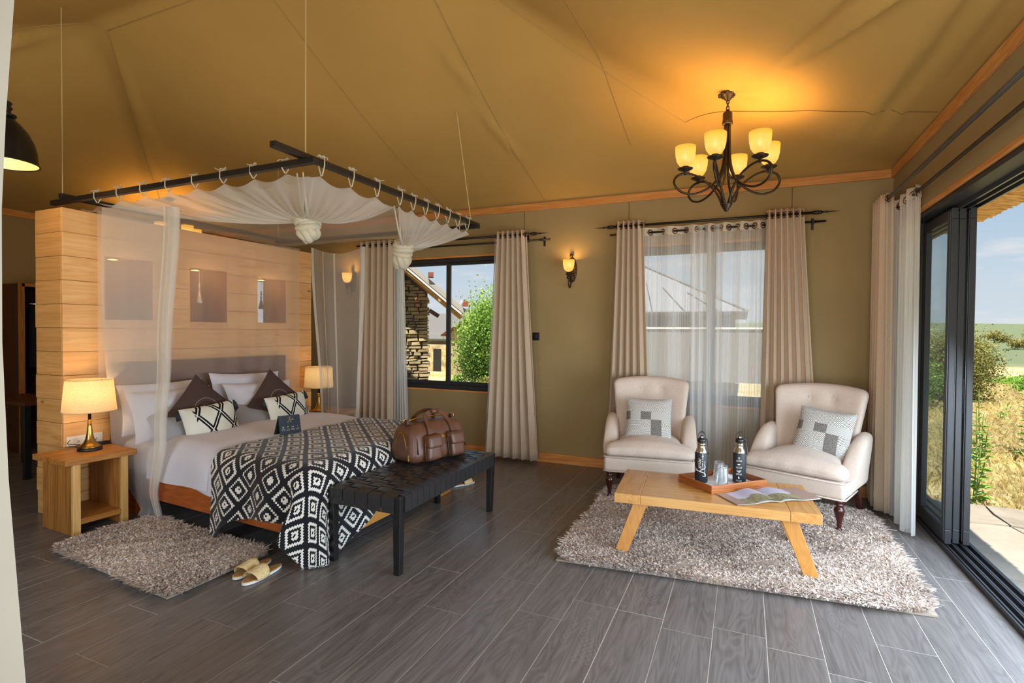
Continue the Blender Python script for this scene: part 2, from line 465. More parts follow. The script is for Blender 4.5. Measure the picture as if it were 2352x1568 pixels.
def np_mesh(name, verts, faces, mat, parent=None, loc=None, attr=None, smooth=False, **props):
    """big mesh from numpy; faces all of one size"""
    me = bpy.data.meshes.new(name); k = faces.shape[1]
    me.vertices.add(len(verts)); me.vertices.foreach_set('co', verts.astype(np.float32).ravel())
    me.loops.add(faces.size); me.loops.foreach_set('vertex_index', faces.astype(np.int32).ravel())
    me.polygons.add(len(faces)); me.polygons.foreach_set('loop_start', np.arange(0, faces.size, k, dtype=np.int32))
    me.polygons.foreach_set('loop_total', np.full(len(faces), k, np.int32))
    if smooth: me.polygons.foreach_set('use_smooth', np.ones(len(faces), bool))
    me.materials.append(mat); me.update(calc_edges=True)
    if attr is not None:
        a = me.color_attributes.new('tint', 'FLOAT_COLOR', 'POINT')
        c = np.ones((len(verts), 4), np.float32); c[:, :3] = attr; a.data.foreach_set('color', c.ravel())
    o = bpy.data.objects.new(name, me); COL.objects.link(o)
    if parent: o.parent = parent
    if loc is not None: o.location = loc
    for kk, v in props.items(): o[kk] = v
    return o

def tag(o, label=None, cat=None, group=None, kind=None):
    if label: o['label'] = label
    if cat: o['category'] = cat
    if group: o['group'] = group
    if kind: o['kind'] = kind
    return o
def thing(name, label, cat, loc=(0, 0, 0), rz=0, group=None):
    o = bpy.data.objects.new(name, None); COL.objects.link(o); o.empty_display_size = .1
    o.location = loc; o.rotation_euler = (0, 0, rz)
    return tag(o, label, cat, group)
def group_struct(name):
    o = bpy.data.objects.new(name, None); COL.objects.link(o); o['kind'] = 'structure'; return o
def struct(name, mb, mat, parent=None, **k):
    o = mb.build(name, mat, parent, **k)
    if parent is None: o['kind'] = 'structure'
    return o
def copy_tree(o, parent=None):
    c = o.copy(); COL.objects.link(c)
    if parent: c.parent = parent
    for ch in list(o.children): copy_tree(ch, c)
    return c
def lamp(name, loc, power, col=(1, .62, .25), r=.03, parent=None, kind='POINT', spot=None, rot=None):
    l = bpy.data.lights.new(name, kind); l.energy = power; l.color = col
    if kind in ('POINT', 'SPOT'): l.shadow_soft_size = r
    if kind == 'SPOT': l.spot_size = spot; l.spot_blend = .5
    o = bpy.data.objects.new(name, l); COL.objects.link(o); o.location = loc
    if rot is not None: o.rotation_euler = rot
    if parent: o.parent = parent
    return o
def smoothstep(a, b, x):
    t = max(0, min(1, (x-a)/(b-a))); return t*t*(3-2*t)
def RZ(a): return Matrix.Rotation(a, 4, 'Z')
def bez(pts, n=8):
    """Catmull-Rom through pts"""
    P = [Vector(p) for p in pts]; out = []
    for i in range(len(P)-1):
        a = P[i-1] if i else P[0]*2-P[1]; b, c = P[i], P[i+1]; d = P[i+2] if i+2 < len(P) else P[-1]*2-P[-2]
        for k in range(n):
            t = k/n
            out.append(.5*((2*b)+(c-a)*t+(2*a-5*b+4*c-d)*t*t+(3*b-a-3*c+d)*t**3))
    out.append(P[-1]); return out
def text_mb(txt, size, shear=0, ext=0, align='CENTER'):
    cu = bpy.data.curves.new('t', 'FONT'); cu.body = txt; cu.size = size; cu.shear = shear; cu.align_x = align; cu.extrude = ext
    o = bpy.data.objects.new('t', cu); COL.objects.link(o)
    dg = bpy.context.evaluated_depsgraph_get(); dg.update()
    me = bpy.data.meshes.new_from_object(o.evaluated_get(dg))
    mb = MB(); mb.add([tuple(v.co) for v in me.vertices], [tuple(p.vertices) for p in me.polygons])
    bpy.data.objects.remove(o); bpy.data.curves.remove(cu); bpy.data.meshes.remove(me)
    return mb
def ribbon(mb, pts, w):
    """flat stroke in the xy plane with width w (list or value)"""
    P = [Vector((p[0], p[1], 0)) for p in pts]; n = len(P)
    ws = w if isinstance(w, list) else [w]*n
    vs = []
    for i, p in enumerate(P):
        d = (P[min(i+1, n-1)]-P[max(i-1, 0)]).normalized(); q = Vector((-d.y, d.x, 0))
        vs += [p+q*ws[i]/2, p-q*ws[i]/2]
    mb.add(vs, [(2*i, 2*i+1, 2*i+3, 2*i+2) for i in range(n-1)])
def script_word():
    """the lettering on the flasks and the card: a swash K with italic letters after it; word is about 1 unit wide, reads along +x"""
    mb = MB()
    sw = bez([(-.02, .52), (.10, .62), (.14, .50), (.08, .22), (.02, -.02), (-.10, -.20), (-.24, -.22), (-.28, -.10), (-.20, .0)], 6)
    ribbon(mb, sw, [.018+.03*math.sin(PI*i/(len(sw)-1)) for i in range(len(sw))])
    up = bez([(.42, .60), (.34, .64), (.22, .46), (.08, .22)], 6)
    ribbon(mb, up, [.016+.03*math.sin(PI*i/(len(up)-1)) for i in range(len(up))])
    dn = bez([(.08, .22), (.18, .10), (.30, -.14), (.44, -.20), (.52, -.12)], 6)
    ribbon(mb, dn, [.016+.035*math.sin(PI*i/(len(dn)-1)) for i in range(len(dn))])
    t = text_mb('aribu', .34, .35, align='LEFT')
    mb.add([(x+.27, y+.12, 0) for x, y, z in t.v], t.f)
    return mb
# ------------------------------------------------------------------ ceiling surface
XL, XR, YB, YF = -8.5, 1.2, 5.77, -.55
def smin(a, b, k=.10):
    h = max(k-abs(a-b), 0)/k; return min(a, b)-h*h*k*.25
def wrinkle(x, y, p, q, amp, w):
    dx, dy = q[0]-p[0], q[1]-p[1]; L = math.hypot(dx, dy); dx, dy = dx/L, dy/L
    t = ((x-p[0])*dx+(y-p[1])*dy)/L; s = -(x-p[0])*dy+(y-p[1])*dx
    if t < 0 or t > 1: return 0
    w2 = w*(.5+.8*t)
    return 1.7*amp*math.exp(-(s/w2)**2)*max(0, math.sin(PI*t))**.7
def ceil_z(x, y):
    db, dl, dr, df = max(0, YB-y), max(0, x-XL), max(0, XR-x), max(0, y-YF)
    zb = 3+.41*db-.10*math.sin(PI*min(db, 2.9)/2.9)
    zl = 3+.42*dl-.22*math.sin(PI*min(dl, 3.3)/3.3)
    zr = 3+.11*dr+.073*dr*dr
    zf = 3+.355*df-.06*math.sin(PI*min(df, 3.4)/3.4)
    z = smin(smin(zb, zf, .04), smin(zl, zr, .1), .08)
    z -= wrinkle(x, y, (-.05, 4.25), (1.0, 2.2), .035, .055)
    z -= wrinkle(x, y, (-.02, 4.15), (.75, 2.0), .022, .05)
    z += wrinkle(x, y, (.0, 4.2), (.9, 2.05), .03, .05)
    z -= wrinkle(x, y, (.75, 5.2), (.95, 1.2), .020, .04)
    z -= wrinkle(x, y, (.93, 5.4), (1.06, 1.2), .016, .03)
    z += wrinkle(x, y, (.85, 5.3), (1.0, 1.2), .016, .03)
    z -= wrinkle(x, y, (-5.3, 3.0), (-8.0, 5.3), .04, .10)
    z -= wrinkle(x, y, (-5.5, 3.2), (-7.6, 5.3), .03, .06)
    z -= wrinkle(x, y, (-5.4, 2.9), (-8.2, .6), .05, .07)
    z -= wrinkle(x, y, (-5.6, 2.6), (-7.2, .9), .03, .06)
    z -= wrinkle(x, y, (-2.3, 3.6), (-2.16, 4.2), .015, .03)
    z -= wrinkle(x, y, (-2.25, 4.2), (-2.1, 5.0), .02, .03)
    return z
def build_ceiling():
    mb = MB(); nx, ny = 194, 126
    mb.grid(lambda u, v: (XL+(XR-XL)*u, YF+(YB-YF)*v, ceil_z(XL+(XR-XL)*u, YF+(YB-YF)*v)), nx, ny, flip=True)
    c = struct('ceiling', mb, M['ceil'], smooth=True)
    def seam(pts, r=.004, mt='seam'):
        P = []
        for (a, b) in zip(pts[:-1], pts[1:]):
            for k in range(60):
                t = k/60; x, y = a[0]+(b[0]-a[0])*t, a[1]+(b[1]-a[1])*t
                P.append((x, y, ceil_z(x, y)-.004))
        m = MB(); m.tube(P, r, 6); m.build('seam', M[mt], c, smooth=True)
    seam([(-2.12, 5.72), (-2.12, 3.0)]); seam([(-3.41, 5.72), (-3.41, 3.0)], .0025); seam([(-1.0, 5.0), (-1.1, 3.2)], .002)
    seam([(-.50, 4.80), (-1.05, 4.15), (-2.0, 3.05)], .004)
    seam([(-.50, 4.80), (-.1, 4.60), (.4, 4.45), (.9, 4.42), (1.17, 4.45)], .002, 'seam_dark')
    seam([(-5.25, 2.93), (-8.4, 5.68)], .004); seam([(-5.25, 2.93), (-8.4, -.3)], .004); seam([(-5.25, 2.93), (-2.2, 2.93)], .004)
build_ceiling()

# ------------------------------------------------------------------ floor of grey wood-look planks
PW, PL = .2435, 1.22
def floor_mat():
    t = NT('grey_plank_tile')
    v = t.coord('Object', (30, 1.3, 30), 23.0); g = t.noise(v, 1, 5, .65, .6)
    v2 = t.coord('Object', (7, .9, 7), 23.0); g2 = t.noise(v2, 1, 2, .5, 1.2)
    w = t.math('ABSOLUTE', t.math('SUBTRACT', t.math('FRACT', t.math('MULTIPLY', g2, 12.0)), .5))
    f = t.math('ADD', t.math('MULTIPLY', g, .7), t.math('MULTIPLY', w, .4))
    c = t.ramp(f, [(.25, srgb(88, 84, 82)), (.55, srgb(118, 113, 111)), (.8, srgb(134, 129, 127))])
    oi = t.n('ShaderNodeObjectInfo')
    c = t.mix(t.math('MULTIPLY', oi.outputs['Random'], .4), c, srgb(100, 94, 91))
    return t.done(t.pbsdf(c, t.ramp(g, [(.3, (.26, .26, .26, 1)), (.7, (.38, .38, .38, 1))]), 0, t.bump(f, .25, .002), .5))
M['floor'] = floor_mat()
M['grout'] = plain('pale_grout', srgb(176, 170, 162), .9)
M['scratch'] = plain('chalky_scuff_print', srgb(150, 143, 138), .7)
def build_floor():
    mb = MB(); mb.box(XL-.1, 1.285, -.8, 5.9, -.06, -.0012)
    fl = struct('floor', mb, M['grout'])
    b = MB(); b.box(-PW/2+.0026, PW/2-.0026, -PL/2+.0026, PL/2-.0026, -.02, 0)
    me = b.mesh('plank', M['floor'])
    phase = {-2: 2.85, -1: 2.848, 0: 2.765, 1: 2.88, 2: 2.80, 3: 2.70, -3: 2.62, -4: 2.93, -5: 2.45, 4: 3.05, 5: 2.5}
    k0 = int(math.floor((XL+.37)/PW)); n = 0
    for k in range(k0, 8):
        xa = -.37+PW*(k-0)  # joint between k-1 and k lies at -.37+.2435*k
        xc = xa+PW/2
        if xc-PW/2 > 1.27: break
        ph = phase.get(k, random.random()*PL)
        y = ph+PL/2-PL*int((ph+1.2)/PL+1)
        while y-PL/2 < 5.8:
            if y+PL/2 > -.2 and (xc > -5.2 or y > .6):
                o = bpy.data.objects.new('plank', me); COL.objects.link(o); o.parent = fl
                wdt = min(xc+PW/2, 1.285)-(xc-PW/2)
                o.location = (xc-(PW-wdt)/2, y, random.uniform(-.0006, .0006)); o.scale = (wdt/PW, 1, 1)
                n += 1
            y += PL
    # rows of small printed diamonds on some planks (part of the tile print)
    def dia(cx, cy, rows, cols, s):
        m = MB()
        for i in range(cols):
            for j in range(rows):
                x, y = cx+i*s, cy+j*s*1.25
                P = [(x-s/2, y), (x, y+s*.62), (x+s/2, y), (x, y-s*.62)]
                for a in range(4):
                    p, q = P[a], P[(a+1) % 4]; d = Vector((q[0]-p[0], q[1]-p[1], 0)).normalized(); nrm = Vector((-d.y, d.x, 0))*.0007
                    vs = [Vector((p[0], p[1], .0012))+nrm, Vector((p[0], p[1], .0012))-nrm, Vector((q[0], q[1], .0012))-nrm, Vector((q[0], q[1], .0012))+nrm]
                    m.add(vs, [(0, 1, 2, 3)])
        m.build('printed_diamonds', M['scratch'], fl)
    dia(-.72, 2.55, 6, 1, .033); dia(-.79, 2.45, 6, 1, .033); dia(-.70, 2.33, 5, 3, .033); dia(-.48, 3.0, 5, 2, .033); dia(-2.05, 2.3, 6, 3, .033)
build_floor()

# ------------------------------------------------------------------ walls
W1 = (-4.22, -2.66, .77, 2.41)      # back window one: x0, x1, z0, z1
W2 = (-1.14, .48, .77, 2.41)
W3 = (-6.98, -6.30, 1.25, 2.35)     # small window behind the partition
DR = (.55, 5.31, 2.46)              # sliding door: y0, y1, height
def build_walls():
    y0, y1 = YB, YB+.07
    b = MB()
    xs = [XL-.1, W3[0], W3[1], W1[0], W1[1], W2[0], W2[1], XR+.085]
    for i in (0, 2, 4, 6): b.box(xs[i], xs[i+1], y0, y1, 0, 3.02)
    for w in (W1, W2, W3):
        b.box(w[0], w[1], y0, y1, 0, w[2]); b.box(w[0], w[1], y0, y1, w[3], 3.02)
    wall = struct('wall_back', b, M['wall'])
    for x in (-1.167, -2.384, .392):
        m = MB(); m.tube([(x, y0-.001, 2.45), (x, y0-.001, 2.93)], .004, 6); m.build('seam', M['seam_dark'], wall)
    b = MB(); X0, X1 = XR, XR+.085
    b.box(X0, X1, YF-.1, DR[0], 0, 3.02); b.box(X0, X1, DR[1], YB, 0, 3.02); b.box(X0, X1, DR[0], DR[1], DR[2], 3.02)
    struct('wall_right', b, M['wall'])
    b = MB(); b.box(XL-.1, XL, YF-.1, YB, 0, 3.02); struct('wall_left', b, M['wall'])
    # front wall: only its two ends and a header, the bay the camera stands in is open
    b = MB(); b.box(XL-.1, -5.2, YF-.1, YF, 0, 3.0); b.box(-5.2, XR+.085, YF-.1, YF, 2.62, 3.0); struct('wall_front', b, M['wall'])
    # cream canvas wall end beside the camera, its edge slightly bowed
    edge = [(.0, -1.300), (.35, -1.332), (.75, -1.368), (.95, -1.397), (1.18, -1.429), (1.47, -1.449), (1.75, -1.446), (1.95, -1.425), (2.175, -1.389), (2.6, -1.32), (3.05, -1.24)]
    b = MB(); out = [(x, z) for z, x in edge]+[(-2.6, 3.05), (-2.6, 0)]
    vs = [Vector((x, .60, z)) for x, z in out]+[Vector((x-(.16 if k < len(edge) else 0), .64, z)) for k, (x, z) in enumerate(out)]; n = len(out)
    b.add(vs, [tuple(range(n)), tuple(range(2*n-1, n-1, -1))]+[(k, n+k, n+(k+1) % n, (k+1) % n) for k in range(n)])
    struct('wall_near', b, M['cream_wall'])
    # trims
    b = MB(); b.box(XL, XR, YB-.025, YB, 2.905, 2.985); struct('trim_1', b, M['trim'], bevel=.004)
    b = MB(); b.box(XR-.025, XR, YF, YB-.025, 2.905, 2.985); struct('trim_2', b, M['trim_y'], bevel=.004)
    b = MB(); b.box(XL, XL+.025, YF, YB-.025, 2.905, 2.985); struct('trim_3', b, M['trim_y'], bevel=.004)
    b = MB(); b.box(XR-.004, XR+.022, DR[0], DR[1], DR[2]-.028, DR[2]); struct('trim_4', b, M['trim_y'], bevel=.003)
    b = MB(); b.box(XL, XR, YB-.022, YB, 0, .105); struct('baseboard_back', b, M['trim'], bevel=.004)
    b = MB(); b.box(XR-.022, XR, DR[1]+.02, YB-.022, 0, .105); struct('baseboard_right', b, M['trim_y'], bevel=.004)
    b = MB(); b.box(XL, XL+.022, YF, YB-.022, 0, .105); struct('baseboard_left', b, M['trim_y'], bevel=.004)
build_walls()

def back_window(n, w, mull, half_front):
    x0, x1, z0, z1 = w; y = YB
    b = MB()
    # thin timber strips round the opening
    for zz in (z0-.022, z1): b.box(x0-.03, x1+.03, y-.008, y+.02, zz, zz+.022)
    r = struct('window_%d' % n, b, M['trim'], bevel=.002)
    f = MB(); t = .05
    f.box(x0, x1, y+.005, y+.09, z0, z0+t); f.box(x0, x1, y+.005, y+.09, z1-t, z1)
    f.box(x0, x0+t, y+.005, y+.09, z0+t, z1-t); f.box(x1-t, x1, y+.005, y+.09, z0+t, z1-t)
    f.build('window_frame', M['alu'], r, bevel=.004)
    for k, (a, c, yy) in enumerate(((x0+t, mull+.045, y+.045), (mull-.035, x1-t, y+.012))):
        if half_front == 0: yy = (y+.012, y+.045)[k]
        s = MB(); q = .05; za, zb = z0+t, z1-t
        s.box(a, c, yy, yy+.03, za, za+q); s.box(a, c, yy, yy+.03, zb-q*.7, zb)
        s.box(a, a+q, yy, yy+.03, za+q, zb-q*.7); s.box(c-q, c, yy, yy+.03, za+q, zb-q*.7)
        sash = s.build('sash', M['alu'], r, bevel=.003)
        if k == 1:
            g = MB(); g.box(a+.004, a+.012, yy-.004, yy, za, zb); g.build('glazing_bead', M['alu_lit'], sash)
        p = MB(); p.box(a+q-.005, c-q+.005, yy+.012, yy+.016, za+q-.005, zb-q*.7+.005); p.build('pane', M['glass'], sash)
back_window(1, W1, -3.43, 0)
back_window(2, W2, -.33, 1)
back_window(3, W3, -6.45, 1)

def sliding_door():
    y0, y1, h = DR
    b = MB()
    b.box(1.285, 1.345, y0, y1, -.05, .012); b.box(1.345, 1.50, y0, 6.0, -.05, .012)
    for x in (1.287, 1.345, 1.40, 1.455): b.box(x, x+.010, y0, y1 if x < 1.34 else 6.0, .012, .036)
    r = struct('door_1', b, M['alu'])
    m = MB()
    for x in (1.320, 1.372, 1.428): m.box(x-.004, x+.004, y0, y1, .012, .026)
    m.build('track_rail', M['alu_lit'], r)
    f = MB(); f.box(XR+.024, 1.345, y0, y1, h-.06, h); f.box(1.345, 1.50, y0, 6.0, h-.06, h); f.box(1.285, 1.34, y1-.05, y1, 0, h-.06); f.box(1.285, 1.50, y0, y0+.05, 0, h-.06)
    f.build('door_frame', M['alu'], r, bevel=.003)
    m = MB()
    for x in (1.345, 1.40, 1.455): m.box(x-.006, x+.006, y0, y1, h-.085, h-.06)
    m.build('head_rail', M['alu_lit'], r)
    for k, (x, a) in enumerate(((1.30, 4.615), (1.355, 4.65), (1.41, 4.64))):
        c = y1-.05 if k == 0 else 5.98; q = .085; zb = h-.075; s = MB()
        s.box(x, x+.038, a, c, .036, .036+.10); s.box(x, x+.038, a, c, zb-.075, zb)
        s.box(x, x+.038, a, a+q, .136, zb-.075); s.box(x, x+.038, c-q, c, .136, zb-.075)
        sash = s.build('sliding_panel', M['alu'], r, bevel=.004)
        g = MB(); g.box(x-.004, x+.002, a+.012, a+.024, .06, zb-.02); g.box(x-.003, x+.002, a+.06, a+.066, .06, zb-.02); g.build('edge_bead', M['alu_lit'], sash)
        g = MB(); g.box(x-.010, x, a+.028, a+.052, .95, 1.20); g.build('pull_handle', M['black_plastic'], sash, bevel=.004)
        p = MB(); p.box(x+.016, x+.021, a+q-.005, c-q+.005, .131, zb-.07); p.build('pane', M['glass_door'], sash)
sliding_door()

# ------------------------------------------------------------------ planked partition behind the bed
PX0, PX1, PY0, PY1, PZ = -5.245, -4.87, 2.385, 4.975, 2.44
NICHES = [(2.685, 3.075, 1.575, 2.10), (3.425, 3.82, 1.57, 2.088), (4.195, 4.585, 1.578, 2.063)]
M['niche'] = wood('niche_wood', srgb(140, 96, 62), srgb(176, 126, 86), 'Y', .5)
def build_partition():
    t = .022
    b = MB()
    # core with three niches let through it
    ys = [PY0+t]; 
    for n in NICHES: ys += [n[0]-t, n[1]+t]
    ys.append(PY1-t)
    for i in range(0, 8, 2): b.box(PX0+t, PX1-t, ys[i], ys[i+1], 0, PZ-.012)
    for n in NICHES:
        b.box(PX0+t, PX1-t, n[0]-t, n[1]+t, 0, n[2]-t); b.box(PX0+t, PX1-t, n[0]-t, n[1]+t, n[3]+t, PZ-.012)
    r = struct('wall_partition', b, M['groove'])
    rows = 13; hh = PZ/rows
    def put(x0, x1, y0, y1, z0, z1, m, dy=0, dx=0):
        c = Vector(((x0+x1)/2, (y0+y1)/2, (z0+z1)/2)); q = MB()
        q.box(x0-c.x, x1-c.x, y0-c.y, y1-c.y, z0-c.z, z1-c.z)
        q.build('plank', m, r, loc=c+Vector((dx, dy, 0)), bevel=.0025)
    rs = random.Random(3)
    for k in range(rows):
        z0, z1 = k*hh+.0012, (k+1)*hh-.0012
        segs = [(PY0, PY1)]
        cuts = []
        for n in NICHES:
            if z1 > n[2]+.02 and z0 < n[3]-.02: cuts.append((n[0], n[1], max(z0, n[2]), min(z1, n[3])))
        # one random butt joint per row
        j = PY0+rs.choice((.30, .52, .9, 1.35, 1.7, 2.05))
        edges = sorted({PY0, PY1} | {c[0] for c in cuts} | {c[1] for c in cuts} | ({j} if not any(c[0]-.05 < j < c[1]+.05 for c in cuts) else set()))
        for a, c in zip(edges[:-1], edges[1:]):
            jx = rs.uniform(-.003, .004)
            hole = [q for q in cuts if abs(q[0]-a) < 1e-4]
            if hole:
                q = hole[0]
                if q[2] > z0+.02: put(PX1-t, PX1, a+.001, c-.001, z0, q[2], M['pine'], 0, jx)
                if q[3] < z1-.02: put(PX1-t, PX1, a+.001, c-.001, q[3], z1, M['pine'], 0, jx)
            else: put(PX1-t, PX1, a+.001, c-.001, z0, z1, M['pine'], 0, jx)
        put(PX0, PX1-t-.001, PY0, PY0+t, z0, z1, M['pine_end'], rs.uniform(-.004, .002))
        put(PX0, PX1-t-.001, PY1-t, PY1, z0, z1, M['pine_end'])
    q = MB(); q.box(PX0+.001, PX1-t, PY0+t, PY1-t, -.006, .006); q.build('plank', M['pine'], r, loc=(0, 0, PZ-.006))
    for i, n in enumerate(NICHES):
        q = MB(); y0, y1, z0, z1 = n; xa, xb = PX0+.01, PX1-.004
        q.box(xa, xb, y0-t, y0, z0-t, z1+t); q.box(xa, xb, y1, y1+t, z0-t, z1+t); q.box(xa, xb, y0, y1, z0-t, z0); q.box(xa, xb, y0, y1, z1, z1+t)
        if i < 2: q.box(xa, xa+.015, y0, y1, z0, z1)
        q.build('niche_lining', M['niche'], r)
build_partition()
for i, n in enumerate(NICHES):
    cy = n[0]+.10; z = n[3]
    t = thing('downlight', ['small lit downlight in the niche nearest the bedside lamp in front', 'small lit downlight in the middle wall niche', 'small lit downlight in the see-through niche by the far net panel'][i], 'downlight', (-4.94, cy, z), 0, 'downlights in the wall niches')
    m = MB(); m.lathe([(.048, -.002), (.048, -.012), (.038, -.016), (.036, -.006)], 20); m.build('trim_ring', M['brass'], t, smooth=True)
    m = MB(); m.lathe([(.0, -.018), (.036, -.017), (.036, -.003)], 20); m.build('lens', M['spot_lens'], t)
    lamp('niche_light', (-4.94, cy, z-.04), .6, (1, .55, .2), .03, None)

def hanging_ornament(label, x, y, z, mt):
    t = thing('hanging_ornament', label, 'ornament', (x, y, z), 0, 'small ornaments hanging in the wall niches')
    m = MB(); m.tube([(0, 0, 0), (0, 0, -.12)], .002, 5); m.build('cord', mt, t)
    m = MB()
    for k, (dz, r) in enumerate(((-.13, .011), (-.155, .014), (-.18, .010), (-.20, .013))): m.lathe([(0, -r), (r*.8, -r*.5), (r, 0), (r*.8, r*.5), (0, r)], 12, (0, 0, dz))
    m.build('beads', mt, t, smooth=True)
    m = MB(); m.lathe([(.004, -.21), (.014, -.235), (.018, -.27), (.030, -.31), (.026, -.325), (.0, -.325)], 14); m.build('pendant_drop', mt, t, smooth=True)
hanging_ornament('pale little ornament hanging in the middle wall niche', -5.06, 3.655, 2.085, M['white_plastic'])
hanging_ornament('black bead ornament hanging in the see-through wall niche against the light', -5.06, 4.405, 2.060, M['black_plastic'])
# ------------------------------------------------------------------ bed
BX0, BX1, BY0, BY1 = -4.80, -2.50, 2.57, 4.30
TOPZ = .625
def build_bed():
    t = thing('bed', 'large wooden platform bed with dark headboard against the planked wall', 'bed', (-3.65, 3.435, 0))
    o = Vector((-3.65, 3.435, 0))
    def B(mb): mb.xf(Matrix.Translation(-o)); return mb
    m = MB(); m.box(BX0-.045, BX0, 2.70, 4.515, .10, 1.213); B(m).build('headboard', M['teak_dark'], t, bevel=.006)
    for z in (.45, .70, .955):
        pass
    m = MB(); m.beam((-4.33, BY0+.145, .245), (BX1-.06, BY0+.025, .245), .05, .18); B(m).build('side_rail', M['bed_side'], t, bevel=.005)
    m = MB(); m.box(BX0, BX1-.06, BY1-.05, BY1, .155, .335); B(m).build('side_rail', M['bed_side'], t, bevel=.005)
    # foot board: full height legs at both ends, raised between
    out = [(BY0-.02, 0), (BY0+.21, 0), (BY0+.27, .075), (BY1-.25, .075), (BY1-.19, 0), (BY1+.0, 0), (BY1+.0, .16), (BY1-.6, .20), (BY0+.7, .235), (BY0-.02, .30)]
    vs = [Vector((BX1-.06, y, z)) for y, z in out]+[Vector((BX1, y, z)) for y, z in out]; n = len(out)
    m = MB(); m.add(vs, [tuple(range(n-1, -1, -1)), tuple(range(n, 2*n))]+[(k, (k+1) % n, n+(k+1) % n, n+k) for k in range(n)])
    fb = B(m).build('foot_board', M['bed_foot'], t, bevel=.004)
    for y in (BY0+.13, BY1-.06):
        m = MB(); m.beam((BX0+.25, y+.03, .16), (BX0+.25, y+.03, 0), .09, .06, up=(0, 1, 0)); B(m).build('leg', M['bed_side'], t)
    m = MB(); out = [(BX1-.06, 0), (BX1-.16, 0), (BX1-.22, .16), (BX1-.06, .16)]
    vs = [Vector((x, BY0, z)) for x, z in out]+[Vector((x, BY0+.045, z)) for x, z in out]
    m.add(vs, [(0, 1, 2, 3), (7, 6, 5, 4)]+[(k, 4+k, 4+(k+1) % 4, (k+1) % 4) for k in range(4)]); B(m).build('corner_bracket', M['bed_side'], t)
    m = MB(); m.box(BX0, BX1-.06, BY0+.17, BY1-.05, .20, .30); B(m).build('slat_base', M['black_wood'], t)
    m = MB(); m.rbox(BX1-BX0-.07, BY1-BY0-.19, .28, .07, 6, None, ((BX0+BX1-.05)/2, (BY0+BY1)/2+.085, .43)); B(m).build('mattress', M['bed_white'], t, smooth=True)
    return t
build_bed()

def skew(p):
    # the bedding's near side draws back towards the pillows, clear of the nightstand
    k = max(0, min(1, (-2.8-p.x)/1.5))*max(0, min(1, (3.4-p.y)/.8))
    return Vector((p.x, p.y+.17*k, p.z))
def nz(x, y, z=0, s=1.0): return noise.noise(Vector((x*s, y*s, z*s)))

def drape_pt(a, b, x1, y0, y1, r, top, flare=.03, rip=.012, ripf=9, cap=9):
    """flat cloth point (a,b) laid on a slab that ends at x1 (foot) and y0/y1 (sides)"""
    def wrap(s):
        if s <= 0: return s, 0.0
        if s < r*PI/2: return r*math.sin(s/r), r*(1-math.cos(s/r))
        return r, r+(s-r*PI/2)
    xi, yi, yj = x1-r, y0+r, y1-r
    ox = a-xi; oy = yi-b if b < yi else (b-yj if b > yj else 0); sy = -1 if b < yi else 1
    if ox > 0 and oy > 0:
        L = min(cap, math.hypot(ox, oy)); th = math.atan2(oy, ox); h, d = wrap(L)
        h += flare*d*1.2; a = th-PI/4
        w = smoothstep(0, .42, th)*smoothstep(PI/2, PI/2-.42, th)*smoothstep(.1, .35, d) if cap < 9 else 0
        lat = (1-w)*h*math.sin(a)+w*L*math.sin(a)*(.85 if a > 0 else .38)
        rad = (1-w)*h*math.cos(a)+w*(h+.012)
        c = math.sqrt(.5)
        return xi+(rad-lat)*c, (yi if sy < 0 else yj)+sy*(rad+lat)*c, top-d, d
    if ox > 0:
        h, d = wrap(ox); h += flare*.2*d + rip*.4*math.sin(b*ripf)*min(1, d/.25)
        return xi+h, b, top-d, d
    if oy > 0:
        h, d = wrap(oy); h += flare*d + rip*math.sin(a*ripf)*min(1, d/.25)
        return a, (yi if sy < 0 else yj)+sy*h, top-d, d
    return a, b, top, 0

def build_duvet():
    t = tag(None or bpy.data.objects.new('duvet', None), 'white duvet spread over the bed under the patterned throw', 'duvet'); COL.objects.link(t)
    t.location = (-3.5, 3.43, TOPZ)
    o = Vector((-3.5, 3.43, TOPZ))
    def fn(u, v):
        a = -4.335+u*(2.175); b = BY0-.50+v*(BY1-BY0+1.0)
        x, y, z, d = drape_pt(a, b, BX1+.005, BY0-.045, BY1+.045, .14, TOPZ-.02, .02, .010, 14)
        z += .010*nz(x, y, 0, 3.2)*(1 if d < .1 else 0)
        cr = smoothstep(-3.2, -2.6, x); z += .012*math.sin((y-BY0)/(BY1-BY0)*PI)*(1-cr)
        return skew(Vector((x, y, max(z, .32+.012*math.sin(a*6)))))-o
    m = MB(); m.grid(fn, 70, 90); m.build('duvet_cover', M['bed_white'], t, smooth=True)
    # turned-back fold at the pillow end, draped over the near side too
    def fold(u, v):
        a = -4.33+u*.83; b = BY0-.33+v*(BY1-BY0+.66)
        x, y, z, d = drape_pt(a, b, 9, BY0-.06, BY1+.06, .16, TOPZ+.012, .02, .008, 12)
        e = max(0, 1-abs(2*u-1)**6)**.5
        z += -.03*(1-e)+.012*math.sin(u*PI)*(1 if d < .05 else .3)+.006*nz(x*2, y*2, 7, 2.5)
        y += (.012*(1-e))*(1 if b < 3.4 else -1)*(1 if d > .05 else 0)
        return skew(Vector((x+.012*math.sin(b*5), y, max(z, .33+.01*math.sin(a*5)))))-o
    m = MB(); m.grid(fold, 40, 80); m.build('folded_edge', M['bed_white'], t, smooth=True)
build_duvet()

